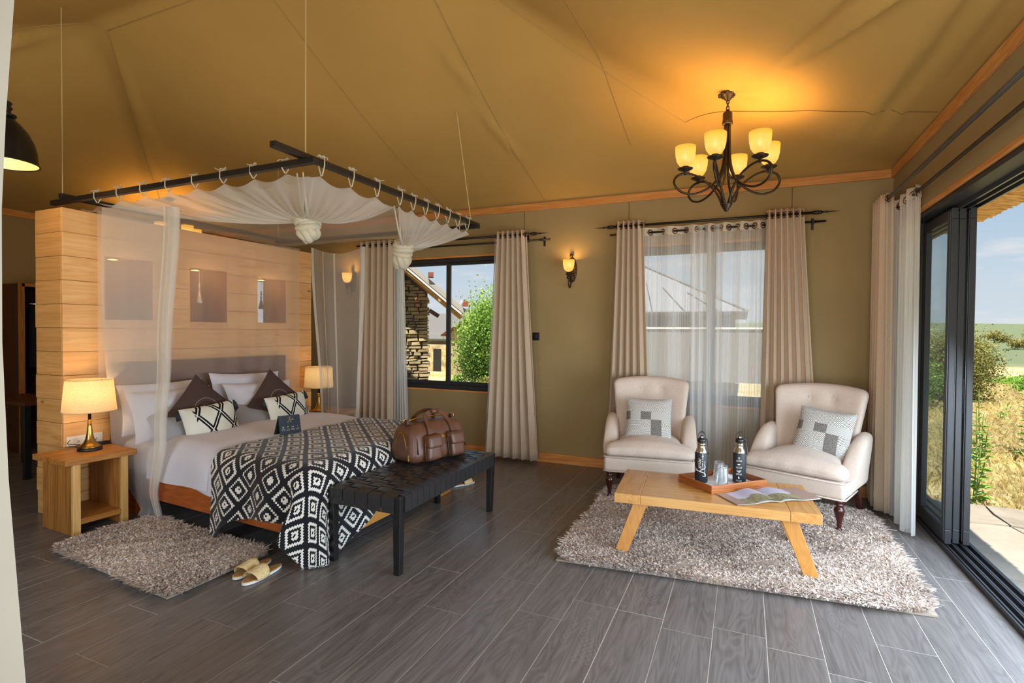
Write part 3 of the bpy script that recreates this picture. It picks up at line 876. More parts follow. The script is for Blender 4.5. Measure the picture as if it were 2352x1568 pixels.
def throw_mat():
    t = NT('black_white_diamond_knit')
    tc = t.n('ShaderNodeTexCoord'); sp = t.n('ShaderNodeSeparateXYZ'); t.l(tc.outputs['UV'], sp.inputs[0])
    q = .0125
    a = t.math('SNAP', t.math('ADD', sp.outputs[0], 20), q); b = t.math('SNAP', t.math('ADD', sp.outputs[1], 20), q)
    s = .158*math.sqrt(2)
    p = t.math('DIVIDE', t.math('ADD', a, b), s); r = t.math('DIVIDE', t.math('SUBTRACT', a, b), s)
    fp = t.math('ABSOLUTE', t.math('SUBTRACT', t.math('FRACT', p), .5)); fr = t.math('ABSOLUTE', t.math('SUBTRACT', t.math('FRACT', t.math('ADD', r, 40)), .5))
    m = t.math('MAXIMUM', fp, fr)
    K, W = srgb(24, 24, 30), srgb(226, 222, 212)
    c = t.ramp(m, [(0, K), (.045, W), (.15, K), (.285, W), (.385, K), (1, K)], const=True)
    n = t.noise(t.coord('UV', (500, 500, 1)), 1, 2)
    c = t.mix(.12, c, t.ramp(n, [(.3, (0, 0, 0, 1)), (.7, (1, 1, 1, 1))]), 'OVERLAY')
    return t.done(t.pbsdf(c, .9, 0, t.bump(n, .3, .002), .2, **{'Sheen Weight': .2}))
M['throw'] = throw_mat()
def build_throw():
    o = Vector((-2.95, 3.4, TOPZ))
    A0, A1 = -3.46, BX1+.03+.62
    def lim(u):
        a = A0+u*(A1-A0)
        n = .435+.20*math.exp(-(u/.10)**2)-.08*math.exp(-((u-.42)/.2)**2)+.17*smoothstep(.80, .90, u)*1.1
        return a, n
    def flat(u, v):
        a, n = lim(u); b0 = BY0-.05-n+.04; b1 = BY1+.05+.42
        e = 0
        b = b0+(b1-b0)*v
        # foot edge shortens away from the near corner
        a2 = A0+(a-A0)*(1-.22*smoothstep(.16, .62, v)*u)
        return a2, b
    def fn(u, v):
        a, b = flat(u, v)
        x, y, z, d = drape_pt(a, b, BX1+.024, BY0-.06, BY1+.06, .13, TOPZ+.004, .05, .022, 15, .73)
        if d == 0: z += .008*nz(x, y, 4, 4)
        y -= 0
        z = max(z, .012)
        return skew(Vector((x, y, z)))-o
    m = MB(); m.grid(fn, 130, 170, lambda u, v: flat(u, v))
    e = m.build('throw_blanket', M['throw'], None, smooth=True, loc=o)
    s = e.modifiers.new('thick', 'SOLIDIFY'); s.thickness = .008; s.offset = 1
    tag(e, 'black and white diamond knit throw hanging over the foot of the bed', 'blanket')
build_throw()

# ------------------------------------------------------------------ pillows and cushions
def cushion_mb(w, h, t, n=22, pinch=.06, sag=.0, lump=.0, seed=0):
    """cushion lying in its own xz plane (x width, z height), y thickness"""
    m = MB()
    def side(sg):
        def fn(u, v):
            x, z = 2*u-1, 2*v-1
            e = max(0, (1-abs(x)**2.6))**.55*max(0, (1-abs(z)**2.6))**.55
            px = x*w/2*(1-pinch*(1-z*z)); pz = z*h/2*(1-pinch*(1-x*x))
            y = sg*t/2*e*(1+lump*nz(x*1.5+seed, z*1.5, sg))
            return (px, y, pz)
        return fn
    m.grid(side(-1), n, n); m.grid(side(1), n, n, flip=True)
    return m
def place_cushion(name, mb, mat, label, cat, loc, tilt, rz, roll=0, group=None, extra=None):
    """tilt leans the top back; roll spins it in its own plane"""
    o = mb.build(name, mat, None, smooth=True, loc=loc)
    o.rotation_mode = 'QUATERNION'
    o.rotation_quaternion = (Matrix.Rotation(rz, 3, 'Z') @ Matrix.Rotation(-tilt, 3, 'X') @ Matrix.Rotation(roll, 3, 'Y')).to_quaternion()
    return tag(o, label, cat, group)
FACE = PI/2   # the cushion's -y face turned to +x: rotate by +90 degrees
def pillows():
    G = 'white pillows against the headboard'
    L = [('flat white pillow against the dark headboard, behind the near net panel', (-4.62, 3.01, .835), .74, .42, .17, .18, .0, 0),
         ('upright white pillow in front, leaning half behind the net panel', (-4.46, 3.0, .785), .74, .42, .19, .35, .0, 1),
         ('white pillow behind the brown cushion nearest the far lamp, topmost against the headboard', (-4.62, 3.86, .85), .82, .44, .17, .18, .04, 2),
         ('plump white pillow under the brown cushion at the far side of the bed', (-4.44, 3.88, .785), .80, .40, .20, .35, .03, 3)]
    for lab, loc, w, h, t, tilt, roll, sd in L:
        place_cushion('pillow', cushion_mb(w, h, t, 22, .075, lump=.45, seed=sd), M['bed_white'], lab, 'pillow', loc, tilt, FACE, roll, G)
    place_cushion('pillow', cushion_mb(.62, .36, .16, 20, .04, lump=.2, seed=9), M['bed_grey'], 'grey pillow lying low behind the near patterned cushion', 'pillow', (-4.28, 3.02, .69), .9, FACE, 0, 'grey pillows')
    place_cushion('pillow', cushion_mb(.50, .34, .14, 20, .04, lump=.2, seed=5), M['bed_grey'], 'grey pillow showing between the two patterned cushions', 'pillow', (-4.30, 3.62, .675), .95, FACE, 0, 'grey pillows')
pillows()
def brown_mat():
    t = NT('brown_linen_stitched'); v = t.coord('UV', (2, 2, 1)); 
    sp = t.n('ShaderNodeSeparateXYZ'); t.l(v, sp.inputs[0])
    x = t.math('SUBTRACT', sp.outputs[0], 1.0); y = t.math('SUBTRACT', sp.outputs[1], 1.0)
    r = t.math('SQRT', t.math('ADD', t.math('MULTIPLY', x, x), t.math('MULTIPLY', y, y)))
    ang = t.math('ARCTAN2', y, x)
    dash = t.math('GREATER_THAN', t.math('FRACT', t.math('MULTIPLY', ang, 12.0)), .4)
    ring = lambda rr, w: t.math('LESS_THAN', t.math('ABSOLUTE', t.math('SUBTRACT', r, rr)), w)
    n = t.noise(t.coord('UV', (260, 260, 1)), 1, 3)
    c = t.ramp(n, [(.3, srgb(56, 42, 38)), (.7, srgb(96, 76, 70))])
    c = t.mix(t.math('MULTIPLY', ring(.50, .008), dash), c, srgb(206, 190, 170))
    c = t.mix(ring(.36, .012), c, srgb(44, 32, 30)); c = t.mix(t.math('MULTIPLY', ring(.26, .007), dash), c, srgb(150, 120, 90)); c = t.mix(ring(.2, .01), c, srgb(44, 32, 30))
    return t.done(t.pbsdf(c, .9, 0, t.bump(n, .3, .002), .2))
M['brown_cushion'] = brown_mat()
def lattice_mat():
    t = NT('cream_black_tufted'); tc = t.n('ShaderNodeTexCoord'); sp = t.n('ShaderNodeSeparateXYZ'); t.l(tc.outputs['UV'], sp.inputs[0])
    u, v = sp.outputs[0], sp.outputs[1]
    wob = t.math('MULTIPLY', t.math('SUBTRACT', t.noise(t.coord('UV', (60, 60, 1)), 1, 2), .5), .03)
    k = 2.35
    a = t.math('ADD', t.math('ADD', t.math('MULTIPLY', u, k), t.math('MULTIPLY', v, 1.05)), wob)
    b = t.math('ADD', t.math('SUBTRACT', t.math('MULTIPLY', u, k), t.math('MULTIPLY', v, 1.05)), wob)
    def dist(x, off): return t.math('ABSOLUTE', t.math('SUBTRACT', t.math('FRACT', t.math('ADD', x, off)), .5))
    da, db = dist(a, .25), dist(b, .80)
    d = t.math('MINIMUM', da, db)
    c = t.ramp(d, [(0, srgb(232, 230, 220)), (.022, srgb(24, 22, 26)), (.115, srgb(226, 224, 208)), (1, srgb(226, 224, 208))], const=True)
    mask = t.math('MULTIPLY', t.math('GREATER_THAN', u, .17), t.math('LESS_THAN', u, .96))
    c = t.mix(mask, srgb(226, 224, 208), c)
    n = t.noise(t.coord('UV', (300, 300, 1)), 1, 3)
    return t.done(t.pbsdf(c, .9, 0, t.bump(t.math('ADD', n, t.math('MULTIPLY', t.math('LESS_THAN', d, .1), .8)), .3, .004), .2))
M['lattice'] = lattice_mat()
def deco():
    for lab, y, x in (('dark brown square cushion standing on its corner, nearest the near net panel', 3.14, -4.30), ('dark brown square cushion standing on its corner, at the far side of the bed', 3.93, -4.30)):
        place_cushion('brown_cushion', cushion_mb(.49, .49, .13, 22, .05), M['brown_cushion'], lab, 'cushion', (x, y, .775), .30, FACE-.02, PI/4, 'brown cushions on the bed')
    for lab, y in (('cream oblong cushion with black zigzag lines before the near brown cushion', 3.09), ('cream oblong cushion with black zigzag lines before the far brown cushion', 3.92)):
        x = -4.13
        c = place_cushion('lumbar_cushion', cushion_mb(.52, .31, .12, 24, .05, lump=.15), M['lattice'], lab, 'cushion', (x, y, .715), .32, FACE+.04, -.05, 'patterned oblong cushions on the bed')
        for sx, sz in ((-1, 1), (1, 1), (1, -1)):
            m = MB()
            for k in range(10):
                a = k*2*PI/10; m.tube([(sx*.265, 0, sz*.150), (sx*.275+.010*math.cos(a), .010*math.sin(a), sz*.150-.03), (sx*.275+.014*math.cos(a), .014*math.sin(a), sz*.150-.085)], .005, 5)
            m.lathe([(.0, .012), (.010, .006), (.010, -.008), (.0, -.012)], 8, (sx*.268, 0, sz*.150-.01))
            m.build('tassel', M['black_matte'], c, smooth=True)
deco()

def menu_card():
    t = thing('menu_card', 'dark folded card with pale script leaning on the white duvet edge', 'card', (-3.42, 3.27, TOPZ+.018), 0)
    R = Matrix.Rotation(FACE-.03, 4, 'Z') @ Matrix.Rotation(-.22, 4, 'X') @ Matrix.Rotation(.06, 4, 'Y')
    m = MB(); m.box(-.107, .107, -.002, .002, 0, .155); m.xf(R); m.build('front_leaf', plain('dark_card', srgb(48, 58, 66), .5), t)
    m = MB(); m.box(-.107, .107, -.001, .001, 0, .155); m.xf(Matrix.Translation((-.07, 0, 0)) @ Matrix.Rotation(FACE-.03, 4, 'Z') @ Matrix.Rotation(.22, 4, 'X') @ Matrix.Rotation(.06, 4, 'Y'))
    m.build('back_leaf', plain('dark_card_back', srgb(40, 48, 55), .5), t)
    def flat(mb, s, cx, cz):
        mb.v = [(cx+x*s, -.0035, cz+y*s) for x, y, z in mb.v]; return mb.xf(R)
    flat(script_word(), .052, -.010, .108).build('lettering', M['gold_print'], t)
    ic = MB()
    for k, cx in enumerate((-.072, -.024, .024, .072)):
        z = .058
        if k == 0: ic.prism([(cx+.008*math.cos(a), z+.008*math.sin(a)) for a in [i*PI/5 for i in range(10)]], -.001, .0)
        elif k == 1: ic.prism([(cx-.011, z), (cx-.004, z+.006), (cx+.010, z+.004), (cx+.004, z-.001)], -.001, 0)
        elif k == 2:
            for dx in (-.008, 0, .008): ic.prism([(cx+dx-.005, z+.006), (cx+dx, z-.006), (cx+dx+.005, z+.006), (cx+dx, z+.002)], -.001, 0)
        else: ic.prism([(cx-.004, z+.008), (cx+.002, z+.006), (cx+.005, z-.008), (cx, z-.002)], -.001, 0)
        for j in range(2): ic.prism([(cx-.018, z-.018-.009*j), (cx+.018, z-.018-.009*j), (cx+.018, z-.0155-.009*j), (cx-.018, z-.0155-.009*j)], -.001, 0)
    ic.v = [(x, -.0035, y) for x, y, z in ic.v]; ic.xf(R).build('icons', M['white_print'], t)
menu_card()

# ------------------------------------------------------------------ bench of woven straps
def bench():
    x0, x1, y0, y1, h = -2.475, -1.90, 2.66, 4.0, .49
    cx, cy = (x0+x1)/2, (y0+y1)/2
    t = thing('bench', 'black wooden bench with a woven black leather strap seat', 'bench', (cx, cy, 0))
    hx, hy = (x1-x0)/2, (y1-y0)/2
    for sx in (-1, 1):
        for sy in (-1, 1):
            m = MB(); m.beam((sx*(hx-.028), sy*(hy-.028), h-.004), (sx*(hx-.034), sy*(hy-.034), 0), .056, .056, up=(0, 1, 0), w2=.042, h2=.042)
            m.build('leg', M['black_wood'], t, bevel=.003)
    for s in (-1, 1):
        m = MB(); m.box(s*(hx-.03)-.02, s*(hx-.03)+.02, -hy+.056, hy-.056, h-.085, h-.012); m.build('rail', M['black_wood'], t)
        m = MB(); m.box(-hx+.056, hx-.056, s*(hy-.03)-.02, s*(hy-.03)+.02, h-.085, h-.012); m.build('rail', M['black_wood'], t)
    nl, nc = 5, 18            # lengthwise and crosswise straps
    wl = (2*hx-.075)/nl; wc = (2*hy-.085)/nc
    def strap(axis, i):
        m = MB(); N = 2*(nc if axis == 'y' else nl)*4
        w = (wl if axis == 'y' else wc)*.95
        half = hy if axis == 'y' else hx
        c = (-hx+.0375+wl*(i+.5)) if axis == 'y' else (-hy+.0425+wc*(i+.5))
        cnt = nc if axis == 'y' else nl
        path = [(-half-.004, h-.105), (-half-.004, h-.006)]
        span = 2*half-.085 if axis == 'y' else 2*half-.075
        for k in range(cnt*4+1):
            s = k/(cnt*4); p = -span/2+span*s
            ph = s*cnt+(i % 2)+(0 if axis == 'y' else 1)
            path.append((p, h+.0015+.0062*math.sin(PI*(ph))))
        path += [(half+.004, h-.006), (half+.004, h-.105)]
        vs = []
        for p, z in path:
            for s in (-1, 1):
                vs.append((c+s*w/2, p, z) if axis == 'y' else (p, c+s*w/2, z))
        fs = [(2*k, 2*k+1, 2*k+3, 2*k+2) for k in range(len(path)-1)]
        if axis == 'y': fs = [f for f in fs]
        m.add(vs, fs)
        o = m.build('strap', M['leather_black'], t, smooth=False)
        sm = o.modifiers.new('thick', 'SOLIDIFY'); sm.thickness = .004; sm.offset = 0
    for i in range(nl): strap('y', i)
    for i in range(nc): strap('x', i)
    return t
bench()

# ------------------------------------------------------------------ duffel bag
def duffel():
    t = thing('duffel_bag', 'brown leather duffel bag with two flap pockets standing on the bench', 'bag', (-2.30, 3.615, .496), -.315)
    # local: y along the bag (length), x towards the viewer's right = the pocket face (+x)
    L, D, Hh = .60, .33, .30
    def fn(p):
        k = max(0, (p.z+Hh/2)/Hh)
        x = p.x*(1-.38*k**1.8) ; y = p.y*(1-.13*k)
        z = p.z+.02*math.cos(p.y/L*PI)*k-.012*k
        s = nz(p.x*4, p.y*4, p.z*4)*.008
        return Vector((x+s*(1 if p.x > 0 else -1)*.7, y, z+s*k))
    m = MB(); m.rbox(D, L, Hh, .075, 10, fn, (0, 0, Hh/2)); m.build('body', M['leather_brown'], t, smooth=True)
    def surf(y, z, off=.004):
        k = max(0, z/Hh); x = D/2*(1-.38*k**1.8)
        if z > Hh-.075: x -= .075-math.sqrt(max(0, .075**2-(z-(Hh-.075))**2))
        return Vector((x+off, y*(1-.13*k), z+.02*math.cos(y/L*PI)*k-.012*k))
    def patch(name, y0, y1, z0, z1, th, mat, parent=None, r=.02):
        m = MB()
        w, h = y1-y0, z1-z0
        def f(p):
            b = surf(p.y+(y0+y1)/2, p.z+(z0+z1)/2, 0); return Vector((b.x+p.x+th/2-.006, b.y, b.z))
        m.rbox(th, w, h, min(r, th*.49), 6, f); return m.build(name, mat, parent or t, smooth=True)
    for yc in (-.115, .125):
        p = patch('pocket', yc-.068, yc+.068, .03, .185, .062, M['leather_brown'])
        patch('pocket_flap', yc-.073, yc+.073, .118, .212, .080, M['leather_brown'], p)
        m = MB(); pts = [surf(yc-.072, .185, .02), surf(yc-.072, .05, .02), surf(yc-.05, .026, .02), surf(yc+.05, .026, .02), surf(yc+.072, .05, .02), surf(yc+.072, .185, .02)]
        m.tube(bez(pts, 5), .004, 6); m.build('piping', M['leather_brown_dk'], p, smooth=True)
    patch('name_plate', -.005, .04, .166, .196, .016, M['gold'], r=.004)
    # side seams with piping, zips on both ends
    for s in (-1, 1):
        pts = []
        for k in range(15):
            a = -1.15+2.3*k/14
            z = .012+.262*max(0, math.cos(a*1.3))**.6; x = D/2*math.sin(a*1.3)*(1-.38*max(0, z/Hh)**1.8)*1.03
            pts.append((x, s*(L/2-.052)*(1-.13*z/Hh), z+.012))
        m = MB(); m.tube(pts, .005, 6); m.build('piping', M['leather_brown_dk'], t, smooth=True)
        pts = []
        for k in range(12):
            u = k/11; z = .06+.17*math.sin(u*PI*.95); x = .11-.22*u
            pts.append((x*(1-.3*z/Hh), s*(L/2+.004)*(1-.13*z/Hh)-s*(.012*abs(x)/.11), z))
        m = MB(); m.tube(pts, .006, 6); m.build('end_zip', M['gold'], t, smooth=True)
        m = MB(); m.box(.100, .112, s*(L/2-.012)-.006, s*(L/2-.012)+.006, .03, .075); m.build('zip_pull', M['gold'], t, bevel=.002)
        # shoulder-strap tab with ring
        m = MB(); m.box(-.02, .02, s*(L/2-.045)*.88-.012, s*(L/2-.045)*.88+.012, Hh-.018, Hh+.022); m.build('ring_tab', M['leather_brown_dk'], t, bevel=.003)
        m = MB(); m.tube([(.0, s*.236+.018*math.cos(a), Hh+.010+.018*math.sin(a)) for a in [i*2*PI/12 for i in range(12)]], .003, 6, close=True); m.build('strap_ring', M['gold'], t, smooth=True)
    # top zip and two carrying handles
    m = MB(); m.tube([(.0, -L/2*.76+L*.76*k/14, Hh+.012+.012*math.sin(PI*k/14)) for k in range(15)], .006, 6); m.build('top_zip', M['gold'], t, smooth=True)
    for sx in (1, -1):
        m = MB(); path = [(sx*.150, -.115, .20), (sx*.125, -.11, .262), (sx*.095, -.105, .30), (sx*.055, -.085, .345), (sx*.045, -.03, .365), (sx*.045, .04, .365), (sx*.055, .085, .345), (sx*.095, .105, .30), (sx*.125, .112, .262), (sx*.150, .118, .20)]
        P = bez(path, 6); vs = []
        for i, p in enumerate(P):
            d = (P[min(i+1, len(P)-1)]-P[max(0, i-1)]).normalized(); nrm = Vector((sx, 0, .35)).normalized(); sd = d.cross(nrm).normalized()*.017
            vs += [p+sd+nrm*.004, p-sd+nrm*.004, p-sd-nrm*.004, p+sd-nrm*.004]
        fs = []
        for i in range(len(P)-1):
            for k in range(4): fs.append((4*i+k, 4*i+(k+1) % 4, 4*i+4+(k+1) % 4, 4*i+4+k))
        m.add(vs, fs); m.build('handle', M['leather_brown'], t, smooth=False)
    m = MB(); m.tube([(.055, -.028, .372), (.055, .03, .372)], .019, 10); m.build('handle_wrap', M['leather_brown'], t, smooth=True)
duffel()
# ------------------------------------------------------------------ nightstands and lamps
def nightstand(label, x0, x1, y0, y1, h, rz=0):
    t = thing('nightstand', label, 'nightstand', ((x0+x1)/2, (y0+y1)/2, 0), rz, 'open wooden nightstands')
    hx, hy = (x1-x0)/2, (y1-y0)/2
    ov = .018
    for k, (a, c) in enumerate(((-hx, -.06), (-.06+.002, hx))):
        m = MB(); m.box(a, c, -hy-.0, hy+.0, h-.042, h-(0.001 if k else 0)); m.build('top_board', M['night'], t, bevel=.004)
    for s in (-1, 1):
        ya, yb = sorted((s*(hy-.055), s*(hy-.10)))
        # side panels splay a little towards the foot
        for k, (a, c) in enumerate(((-hx+ov, -.09), (-.088, .06), (.062, hx-ov-.03))):
            m = MB(); m.box(a, c, ya, yb, 0, h-.042); mm = m.build('side_board', M['night_z'], t, bevel=.002)
        m = MB(); m.box(hx-ov-.028, hx-ov, ya-.002, yb+.002, 0, h-.042); m.build('side_front_edge', M['night_pale'], t, bevel=.003)
    for a, c in ((-hx+ov, -.06), (-.058, .09), (.092, hx-ov-.002)):
        m = MB(); m.box(a, c, -hy+.10, hy-.10, .075, .115); m.build('shelf_board', M['night'], t, bevel=.002)
    return t
nightstand('open wooden nightstand carrying the lit lamp, beside the near rug', -4.842, -4.368, 2.165, 2.635, .56, -.05)
nightstand('open wooden nightstand seen through the net beyond the bed', -4.86, -4.37, 4.66, 5.30, .52)

def table_lamp(label, loc, s=1.0, r1=.172, r2=.150, on=1.0):
    t = thing('table_lamp', label, 'lamp', loc, 0, 'bedside lamps')
    m = MB(); m.lathe([(.078*s, 0), (.080*s, .006), (.078*s, .022), (.072*s, .024)], 40); m.build('foot_ring', M['black_plastic'], t, smooth=True)
    m = MB(); m.lathe([(.073*s, .024), (.070*s, .032), (.056*s, .044), (.040*s, .062), (.028*s, .090), (.020*s, .130), (.015*s, .180), (.012*s, .235)], 40); m.build('stem', M['brass'], t, smooth=True)
    m = MB(); m.lathe([(.0105*s, .232), (.0105*s, .33), (.016*s, .333), (.016*s, .40)], 20); m.build('neck', M['black_plastic'], t, smooth=True)
    z0, z1 = .305, .545
    m = MB(); m.lathe([(r1, z0), (r2, z1)], 48, cap=False); sh = m.build('shade', M['shade'], t, smooth=True)
    for r, z in ((r1, z0), (r2, z1)):
        q = MB(); q.tube([(r*math.cos(a), r*math.sin(a), z) for a in [i*2*PI/40 for i in range(40)]], .0028, 6, close=True); q.build('hem', M['shade'], sh, smooth=True)
    m = MB()
    for k in range(3):
        a = k*2*PI/3; m.tube([(0, 0, .40), (r2*math.cos(a), r2*math.sin(a), z1-.012)], .002, 5)
    m.build('shade_spider', M['black_metal'], t)
    m = MB(); m.lathe([(0, .40), (.016, .41), (.028, .44), (.024, .466), (0, .48)], 16); m.build('bulb', M['bulb'], t, smooth=True)
    lamp('lamp_light', (loc[0], loc[1], loc[2]+.445), 4.2*on, (1, .62, .26), .035)
    return t
table_lamp('lit linen-shaded brass lamp on the near nightstand', (-4.63, 2.44, .56))
table_lamp('linen-shaded brass lamp behind the net beyond the bed', (-4.62, 4.84, .52), 1.0, .165, .150, .35)

def socket(label, y0, y1, z0, z1):
    t = thing('power_socket', label, 'socket', (PX1+.004, (y0+y1)/2, (z0+z1)/2), 0, 'wall sockets')
    w, h = (y1-y0)/2, (z1-z0)/2
    m = MB(); m.box(0, .010, -w, w, -h, h); m.build('faceplate', M['white_plastic'], t, bevel=.003)
    for k in (-.5, .5):
        m = MB(); m.box(.009, .012, k*w-.018, k*w-.004, .0, .018); m.build('rocker', M['white_plastic'], t, bevel=.001)
        m = MB()
        for dy, dz in ((.010, .008), (.022, .008), (.016, .020)): m.box(.009, .0106, k*w+dy-.003, k*w+dy+.003, dz-.025, dz-.018)
        m.build('pin_holes', M['black_plastic'], t)
socket('white double wall socket behind the near lamp', 2.40, 2.655, .567, .645)
socket('white wall socket seen through the net beside the far nightstand', 4.43, 4.62, .60, .69)
def charger():
    t = thing('charger', 'small black charger with a looped cable on the near nightstand', 'charger', (-4.76, 2.61, .56))
    m = MB(); m.box(-.022, .022, -.034, .034, 0, .026); m.build('block', M['black_plastic'], t, bevel=.004)
    m = MB(); pts = [(0, -.034, .014), (-.02, -.07, .01), (-.035, -.13, .006), (-.04, -.20, .012), (.02, -.25, .03), (.05, -.18, .014), (.0, -.10, .008), (-.03, -.17, .026), (-.02, -.24, .045), (-.075, -.20, .06)]
    m.tube(bez(pts, 8), .003, 6); m.build('cable', M['black_plastic'], t, smooth=True)
charger()
def cable2():
    m = MB(); m.tube(bez([(0, 0, .04), (.05, -.04, .10), (.09, 0, .12), (.10, .06, .06), (.08, .10, .01), (.02, .16, .006)], 8), .003, 6)
    o = m.build('lamp_cable', M['white_plastic'], None, smooth=True, loc=(-4.85, 4.56, .56)); tag(o, 'thin pale cable looping from the far wall socket behind the net', 'cable')
cable2()

# ------------------------------------------------------------------ canopy frame
FZ = 2.515
FX0, FX1, FY0, FY1 = -4.90, -2.455, 2.46, 4.60
def canopy():
    t = thing('canopy_frame', 'dark timber canopy frame hung over the bed on cords', 'canopy frame', (-3.68, 3.53, FZ))
    o = Vector((3.68, -3.53, -FZ))
    def beam(p, q):
        m = MB(); m.beam(p, q, .042, .038); m.xf(Matrix.Translation(o)); m.build('beam', M['black_wood'], t, bevel=.004)
    beam((-5.18, FY0+.015, FZ), (-2.365, FY0-.01, FZ)); beam((-5.05, FY1, FZ), (-2.375, FY1, FZ))
    beam((FX1-.015, 2.225, FZ+.038), (FX1, 4.73, FZ+.038)); beam((FX0-.11, 2.44, FZ+.038), (FX0-.11, 4.72, FZ+.038))
    for x, y in ((FX1, FY0), (FX1, 4.58), (FX0-.11, FY0), (FX0-.11, FY1)):
        m = MB(); zt = ceil_z(x, y)-.005
        top = (x, y, zt)
        m.tube([(x, y, FZ+.05), ((x, y, zt) if y < 3 or x < -4 else (x, y-.29, ceil_z(x, y-.29)))], .004, 5); m.xf(Matrix.Translation(o)); m.build('hanging_cord', M['rope'], t)
canopy()

# ------------------------------------------------------------------ mosquito net
def net():
    t = thing('mosquito_net', 'pale mosquito net tied to the canopy frame and knotted up in two bundles', 'net', (-3.68, 3.53, 2.4))
    T = Matrix.Translation((3.68, -3.53, -2.4))
    K1, K2 = Vector((-2.92, 2.95, 2.27)), Vector((-2.80, 3.95, 2.215))
    ZT = 2.468
    tie_pts = []
    def edge_sag(s, n):
        f = abs(math.sin(s*n*PI)); return .035*f
    # top sheet
    def top(u, v):
        x = FX0+.03+(FX1-.06-FX0)*u; y = FY0+.05+(FY1-FY0-.10)*v
        z = ZT-.015
        e = min(u*(FX1-FX0), (1-u)*(FX1-FX0), v*(FY1-FY0), (1-v)*(FY1-FY0))
        z -= .11*smoothstep(0, .8, e)
        if v < .5: z -= edge_sag(u, 10)*math.exp(-e*9)
        for K in (K1, K2):
            d = math.hypot(x-K.x, y-K.y); z -= .05*math.exp(-(d/.35)**2)
        z += .006*nz(x, y, 2, 5)
        return T @ Vector((x, y, z))
    m = MB(); m.grid(top, 70, 60); m.build('top_sheet', M['net'], t, smooth=True)
    # gathered skirts: fan from a run of frame edge down into each knot
    def fan(poly, K, name, sagk=.05, nf=26, seed=0):
        P = [Vector(p) for p in poly]; L = [0]
        for a, b in zip(P[:-1], P[1:]): L.append(L[-1]+(b-a).length)
        def at(s):
            s *= L[-1]
            for i in range(len(P)-1):
                if s <= L[i+1]+1e-9:
                    return P[i].lerp(P[i+1], (s-L[i])/(L[i+1]-L[i]))
            return P[-1]
        tie_pts.extend(at(k/11) for k in range(12) if not (seed == 2 and k == 0))
        def fn(u, v):
            e = at(u); k = v**.85
            fold = math.sin(u*nf*PI+2.2*math.sin(u*7+seed))*.5+.5*math.sin(u*nf*2.3*PI+1)
            a = u*2*PI*.9+seed
            tgt = K+Vector((.040*math.cos(a), .040*math.sin(a), .02))
            p = e.lerp(tgt, k)
            p.z -= sagk*math.sin(PI*k)*(1+.3*math.sin(u*9))
            amp = .016*max(0, math.sin(PI*min(1, k*1.02)))**.7*(.4+.6*k)
            d = (tgt-e); d.z = 0
            side = Vector((-d.y, d.x, 0)).normalized() if d.length > 1e-4 else Vector((1, 0, 0))
            p += Vector((0, 0, 1))*amp*fold*1.2+side*amp*.5*fold
            p.z -= edge_sag(u, 11)*(1-k)**4
            return T @ p
        m = MB(); m.grid(fn, 150, 22); return m.build(name, M['net_top'], t, smooth=True)
    fan([(-4.55, FY0+.012, ZT-.01), (FX1-.012, FY0+.012, ZT), (FX1-.012, 3.42, ZT-.0)], K1, 'gathered_skirt', .055, 24, 1)
    fan([(FX1-.012, 3.42, ZT), (FX1-.012, FY1-.03, ZT), (-3.3, FY1-.02, ZT-.01)], K2, 'gathered_skirt', .06, 20, 2)
    # heavy twisted folds running from the frame into the knots
    for K, starts in ((K1, ((FX1-.05, FY0+.03, ZT), (FX1-.10, FY0+.03, ZT), (FX1-.05, FY0+.12, ZT-.01))), (K2, ((FX1-.04, 3.40, ZT-.005), (FX1-.04, 3.46, ZT-.005)))):
        for i, s in enumerate(starts):
            m = MB(); s = Vector(s); P = []; R = []
            for k in range(13):
                q = k/12; p = s.lerp(K+Vector((.03*math.cos(i*2), .03*math.sin(i*2)-.02, .03)), q); p.z -= .058*math.sin(PI*q); P.append(p); R.append(.004+.011*q)
            m.tube(P, R, 8); m.xf(T); m.build('twisted_fold', M['net_knot'], t, smooth=True)
    # knots: bound cuff of wrapped cloth above a twisted rosette
    for i, K in enumerate((K1, K2)):
        k = m = None
        kn = MB(); tilt = Matrix.Rotation((.0, .28)[i], 4, 'Y') @ Matrix.Rotation((.08, .2)[i], 4, 'X')
        kn.lathe([(.030, .085), (.070, .075), (.074, .0), (.062, -.05), (.02, -.09), (0, -.095)], 24)
        for j, (z, r, q) in enumerate(((.062, .070, .020), (.036, .074, .023), (.008, .075, .022), (-.020, .070, .022))):
            R = Matrix.Translation((0, 0, z)) @ Matrix.Rotation(.22*math.sin(j*2.3+i+.5), 4, 'X') @ Matrix.Rotation(.18*math.cos(j*1.7+i), 4, 'Y')
            kn.tube([R @ Vector((r*math.cos(a)*(1+.04*math.sin(3*a+j)), r*math.sin(a), .006*math.sin(2*a+j))) for a in [n*2*PI/32 for n in range(32)]], q, 8, close=True)
        for j in range(7):
            a0 = j*2*PI/7+i; lo = (-.095, -.13)[i]
            P = [(.058*math.cos(a0+.9*f), .058*math.sin(a0+.9*f)*(1-.1*f), -.02+(lo+.02)*f) for f in (0, .25, .5, .75)]+[(.030*math.cos(a0+1.2), .030*math.sin(a0+1.2), lo-.012*(j % 3)), (.006, .004*(j-3), lo+.02)]
            kn.tube(bez(P, 4), [.016+.014*math.sin(PI*min(1, n/20)) for n in range(21)], 8)
        kn.xf(T @ Matrix.Translation(K) @ tilt); kn.build('knot', M['net_knot'], t, smooth=True)
